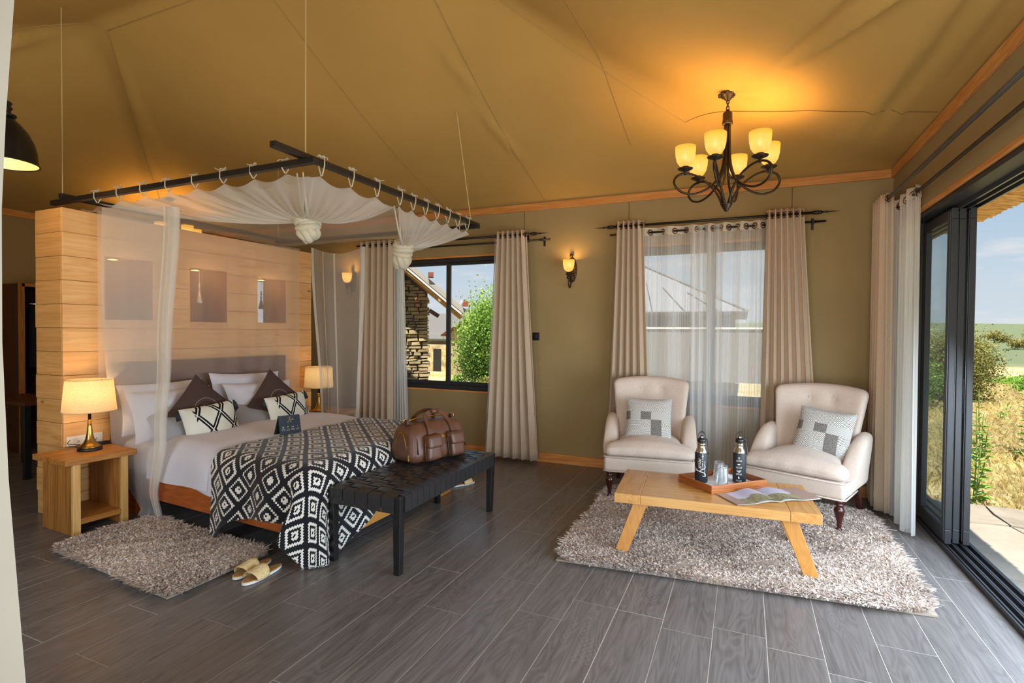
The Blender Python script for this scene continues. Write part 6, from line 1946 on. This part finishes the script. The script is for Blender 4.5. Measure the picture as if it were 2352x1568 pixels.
# ------------------------------------------------------------------ plants
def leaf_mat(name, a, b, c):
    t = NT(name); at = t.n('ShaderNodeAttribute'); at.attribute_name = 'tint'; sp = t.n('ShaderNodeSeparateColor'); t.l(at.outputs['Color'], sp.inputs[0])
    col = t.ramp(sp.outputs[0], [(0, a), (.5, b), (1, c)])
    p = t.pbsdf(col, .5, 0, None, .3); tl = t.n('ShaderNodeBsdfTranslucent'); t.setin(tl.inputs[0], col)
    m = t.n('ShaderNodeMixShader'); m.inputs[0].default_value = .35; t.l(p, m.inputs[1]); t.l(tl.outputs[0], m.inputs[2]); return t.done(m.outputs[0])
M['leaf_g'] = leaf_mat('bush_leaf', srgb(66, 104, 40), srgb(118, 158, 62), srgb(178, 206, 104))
M['leaf_d'] = leaf_mat('dry_leaf', srgb(98, 96, 52), srgb(146, 138, 74), srgb(186, 176, 110))
M['leaf_o'] = leaf_mat('olive_leaf', srgb(84, 88, 44), srgb(130, 130, 70), srgb(172, 170, 104))
M['leaf_y'] = leaf_mat('dry_grass', srgb(176, 156, 96), srgb(210, 192, 134), srgb(236, 224, 176))
M['leaf_w'] = leaf_mat('weed_leaf', srgb(74, 128, 40), srgb(124, 172, 62), srgb(170, 206, 96))
M['bark_m'] = plain('grey_bark', srgb(120, 104, 82), .9)
def leaves(center, n, rad, size, seed, squash=(1, 1, 1), clump=14, droop=.2):
    """random leaf quads gathered round clump centres; returns verts, faces, tint"""
    rng = np.random.default_rng(seed)
    cc = rng.normal(0, 1, (clump, 3)); cc /= np.linalg.norm(cc, axis=1)[:, None]; cc *= (rng.random(clump)**.4)[:, None]*.72
    k = rng.integers(0, clump, n)
    p = cc[k]+rng.normal(0, .21, (n, 3)); p *= np.array(rad)*np.array(squash)
    a = rng.normal(0, 1, (n, 3)); a /= np.linalg.norm(a, axis=1)[:, None]
    b = np.cross(a, rng.normal(0, 1, (n, 3))); b /= np.linalg.norm(b, axis=1)[:, None]
    s = size*(.6+.8*rng.random(n)); w = s*.42
    V = np.stack([p, p+a*s[:, None]*.5+b*w[:, None], p+a*s[:, None], p+a*s[:, None]*.5-b*w[:, None]], 1)+np.array(center)
    F = np.arange(n*4).reshape(n, 4)
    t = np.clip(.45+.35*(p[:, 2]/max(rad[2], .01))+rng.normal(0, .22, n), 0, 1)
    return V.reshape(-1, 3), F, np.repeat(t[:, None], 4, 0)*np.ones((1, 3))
def bush(name, label, loc, rad, n, size, mat, seed, clump=16, group=None, trunk=.5):
    t = thing(name, label, 'bush', loc, 0, group)
    V, F, A = leaves((0, 0, rad[2]), n, rad, size, seed, clump=clump)
    V[:, 2] = np.maximum(V[:, 2], .02)
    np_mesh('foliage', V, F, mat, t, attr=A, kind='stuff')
    m = MB(); rs = random.Random(seed)
    for k in range(6):
        a = rs.uniform(0, 6.28); q = rad[2]*rs.uniform(.9, 1.5)
        m.tube(bez([(0, 0, -.05), (rad[0]*.15*math.cos(a), rad[1]*.15*math.sin(a), q*.4), (rad[0]*.45*math.cos(a), rad[1]*.45*math.sin(a), q)], 4), .022*rad[2], 6)
    m.build('stems', M['bark_m'], t)
    return t
bush('leafy_bush', 'tall bright green bush outside the first window', (-5.28, 11.0, -.35), (.95, .9, 1.45), 46000, .048, M['leaf_g'], 3, 34)
bush('leafy_bush', 'low greyish scrub at the foot of the tall bush outside the window', (-4.95, 10.0, -.35), (.7, .4, .42), 9000, .038, M['leaf_d'], 4, 14)
bush('leafy_bush', 'small green shrub in the dry grass beside the stone wall', (-6.1, 10.6, -.3), (.35, .3, .40), 3500, .045, M['leaf_w'], 6, 8)
bush('thorn_bush', 'rounded olive thorn bush in the dry grass beyond the patio', (5.0, 17.5, -.35), (1.1, 1.0, 1.0), 36000, .045, M['leaf_o'], 8, 26)
bush('thorn_bush', 'dark green bush seen through the sliding glass', (3.2, 15.5, -.35), (1.2, 1.0, .95), 26000, .05, M['leaf_g'], 9, 24)
bush('small_shrub', 'small bright green shrub on the plain past the thorn bush', (8.9, 26, -1.0), (1.0, .8, .55), 8000, .06, M['leaf_w'], 10, 12)
bush('small_shrub', 'yellow-green shrub at the right edge beyond the dry grass', (8.6, 21.5, -.55), (.9, .8, .62), 8000, .06, M['leaf_w'], 11, 12)
for k, (x, y, s) in enumerate(((34, 120, 3.0), (42, 150, 3.4), (60, 190, 4), (75, 210, 4), (52, 128, 2.0), (30, 95, 1.6), (68, 150, 2.4), (84, 250, 5), (100, 260, 5), (58, 230, 5), (46, 235, 5), (120, 300, 6), (40, 90, 1.2), (55, 100, 1.3))):
    z = -3.3 if math.hypot(x, y) < 180 else 0
    d = math.hypot(x, y); z = -.3-3*smoothstep(30, 120, d)+12*smoothstep(180, 460, d)*(.75+.25*math.sin(x*.012+1)+.15*math.sin(y*.02))
    bush('distant_tree', 'small distant tree dotted over the hazy far plain', (x, y, z-.1), (s*1.1, s, s*.45), 1400, s*.10, M['leaf_d'], 30+k, 8, 'distant trees on the plain')
def weed(label, loc, h, seed, spread=1.0, group='tall green weeds by the patio'):
    t = thing('weed_plant', label, 'plant', loc, 0, group); rs = random.Random(seed)
    for b in range(3):
        dx, dy = rs.uniform(-.10, .10)*spread, rs.uniform(-.10, .10)*spread; hh = h*(1 if b == 0 else rs.uniform(.45, .7))
        P = bez([(dx*.3, dy*.3, 0), (dx*.7, dy*.7, hh*.5), (dx+rs.uniform(-.03, .03), dy, hh)], 6)
        m = MB(); m.tube(P, .006, 5); st = m.build('stem', M['leaf_green_stem'], t)
        m = MB(); n = int(hh/.035)
        for i in range(n):
            f = .15+.85*i/n; p = P[int(f*(len(P)-1))]; a = i*2.4+seed; L = .16*(1.15-.75*f)*rs.uniform(.8, 1.2); w = L*.24
            d = Vector((math.cos(a), math.sin(a), .45)); s = Vector((-math.sin(a), math.cos(a), 0))
            q = [p, p+d*L*.5+s*w, p+d*L*.5-s*w, p+Vector((d.x, d.y, .15))*L]
            m.add(q, [(0, 1, 3, 2)])
        m.build('leaves', M['weed'], t, kind='stuff')
    return t
M['leaf_green_stem'] = plain('green_stem', srgb(116, 140, 60), .6)
M['weed'] = plain('weed_green', srgb(122, 164, 62), .5, nscale=6, namt=.3)
weed('tall leafy weed standing in the middle of the dry grass', (3.06, 9.35, -.30), 1.05, 1)
weed('leafy weed at the near edge of the grass by the patio', (2.10, 6.75, -.30), 1.05, 2)
weed('weed cut by the right edge of the picture', (3.75, 9.9, -.30), 1.15, 3, 1.3)
weed('short weed left of the tall one, close to the door frame', (2.62, 8.6, -.30), .62, 4)
weed('low sprawling weed in the pale sand', (3.55, 8.9, -.30), .30, 5, 2.0)
weed('low broad weed farther out on the dry grass', (4.9, 14.2, -.30), .40, 6, 3.0)
def grass():
    rng = np.random.default_rng(77); P = []
    def area(n, x0, x1, y0, y1): 
        P.append(np.stack([x0+(x1-x0)*rng.random(n), y0+(y1-y0)*rng.random(n)], 1))
    area(110000, 1.3, 6.0, 6.5, 13); area(60000, 3.0, 9.0, 13, 24); area(9000, -6.6, -3.6, 7.6, 15); area(6000, -2.2, 1.2, 7, 12)
    P = np.concatenate(P)
    # tufted distribution: drop grass where the sand shows
    sn = np.sin(P[:, 0]*2.1+1)*np.cos(P[:, 1]*1.7)+.7*np.sin(P[:, 0]*4.3-P[:, 1]*3.1)
    P = P[sn+rng.normal(0, .6, len(P)) > -.35]; n = len(P)
    L = .07+.13*rng.random(n)**2; a = rng.random(n)*2*PI; le = .15+.75*rng.random(n)
    w = .0016+.0018*rng.random(n)
    sx, sy = -np.sin(a)*w, np.cos(a)*w
    V = np.zeros((n, 4, 3)); z0 = -.31
    V[:, 0] = np.stack([P[:, 0]+sx, P[:, 1]+sy, np.full(n, z0)], 1); V[:, 1] = np.stack([P[:, 0]-sx, P[:, 1]-sy, np.full(n, z0)], 1)
    V[:, 2] = np.stack([P[:, 0]+np.cos(a)*L*le*.4-sx*.7, P[:, 1]+np.sin(a)*L*le*.4-sy*.7, z0+L*.7], 1)
    V[:, 3] = np.stack([P[:, 0]+np.cos(a)*L*le, P[:, 1]+np.sin(a)*L*le, z0+L*(1.1-.35*le)], 1)
    F = np.arange(n*4).reshape(n, 4)
    A = np.repeat(np.clip(.5+rng.normal(0, .28, n), 0, 1)[:, None], 4, 0)*np.ones((1, 3))
    o = np_mesh('grass', V.reshape(-1, 3), F, M['leaf_y'], None, attr=A, kind='stuff')
    tag(o, 'dry yellow grass growing beyond the patio and round the cottages', 'grass')
grass()
for o in COL.objects:
    if o.type == 'LIGHT' and o.parent is None and o.name != 'sun': pass
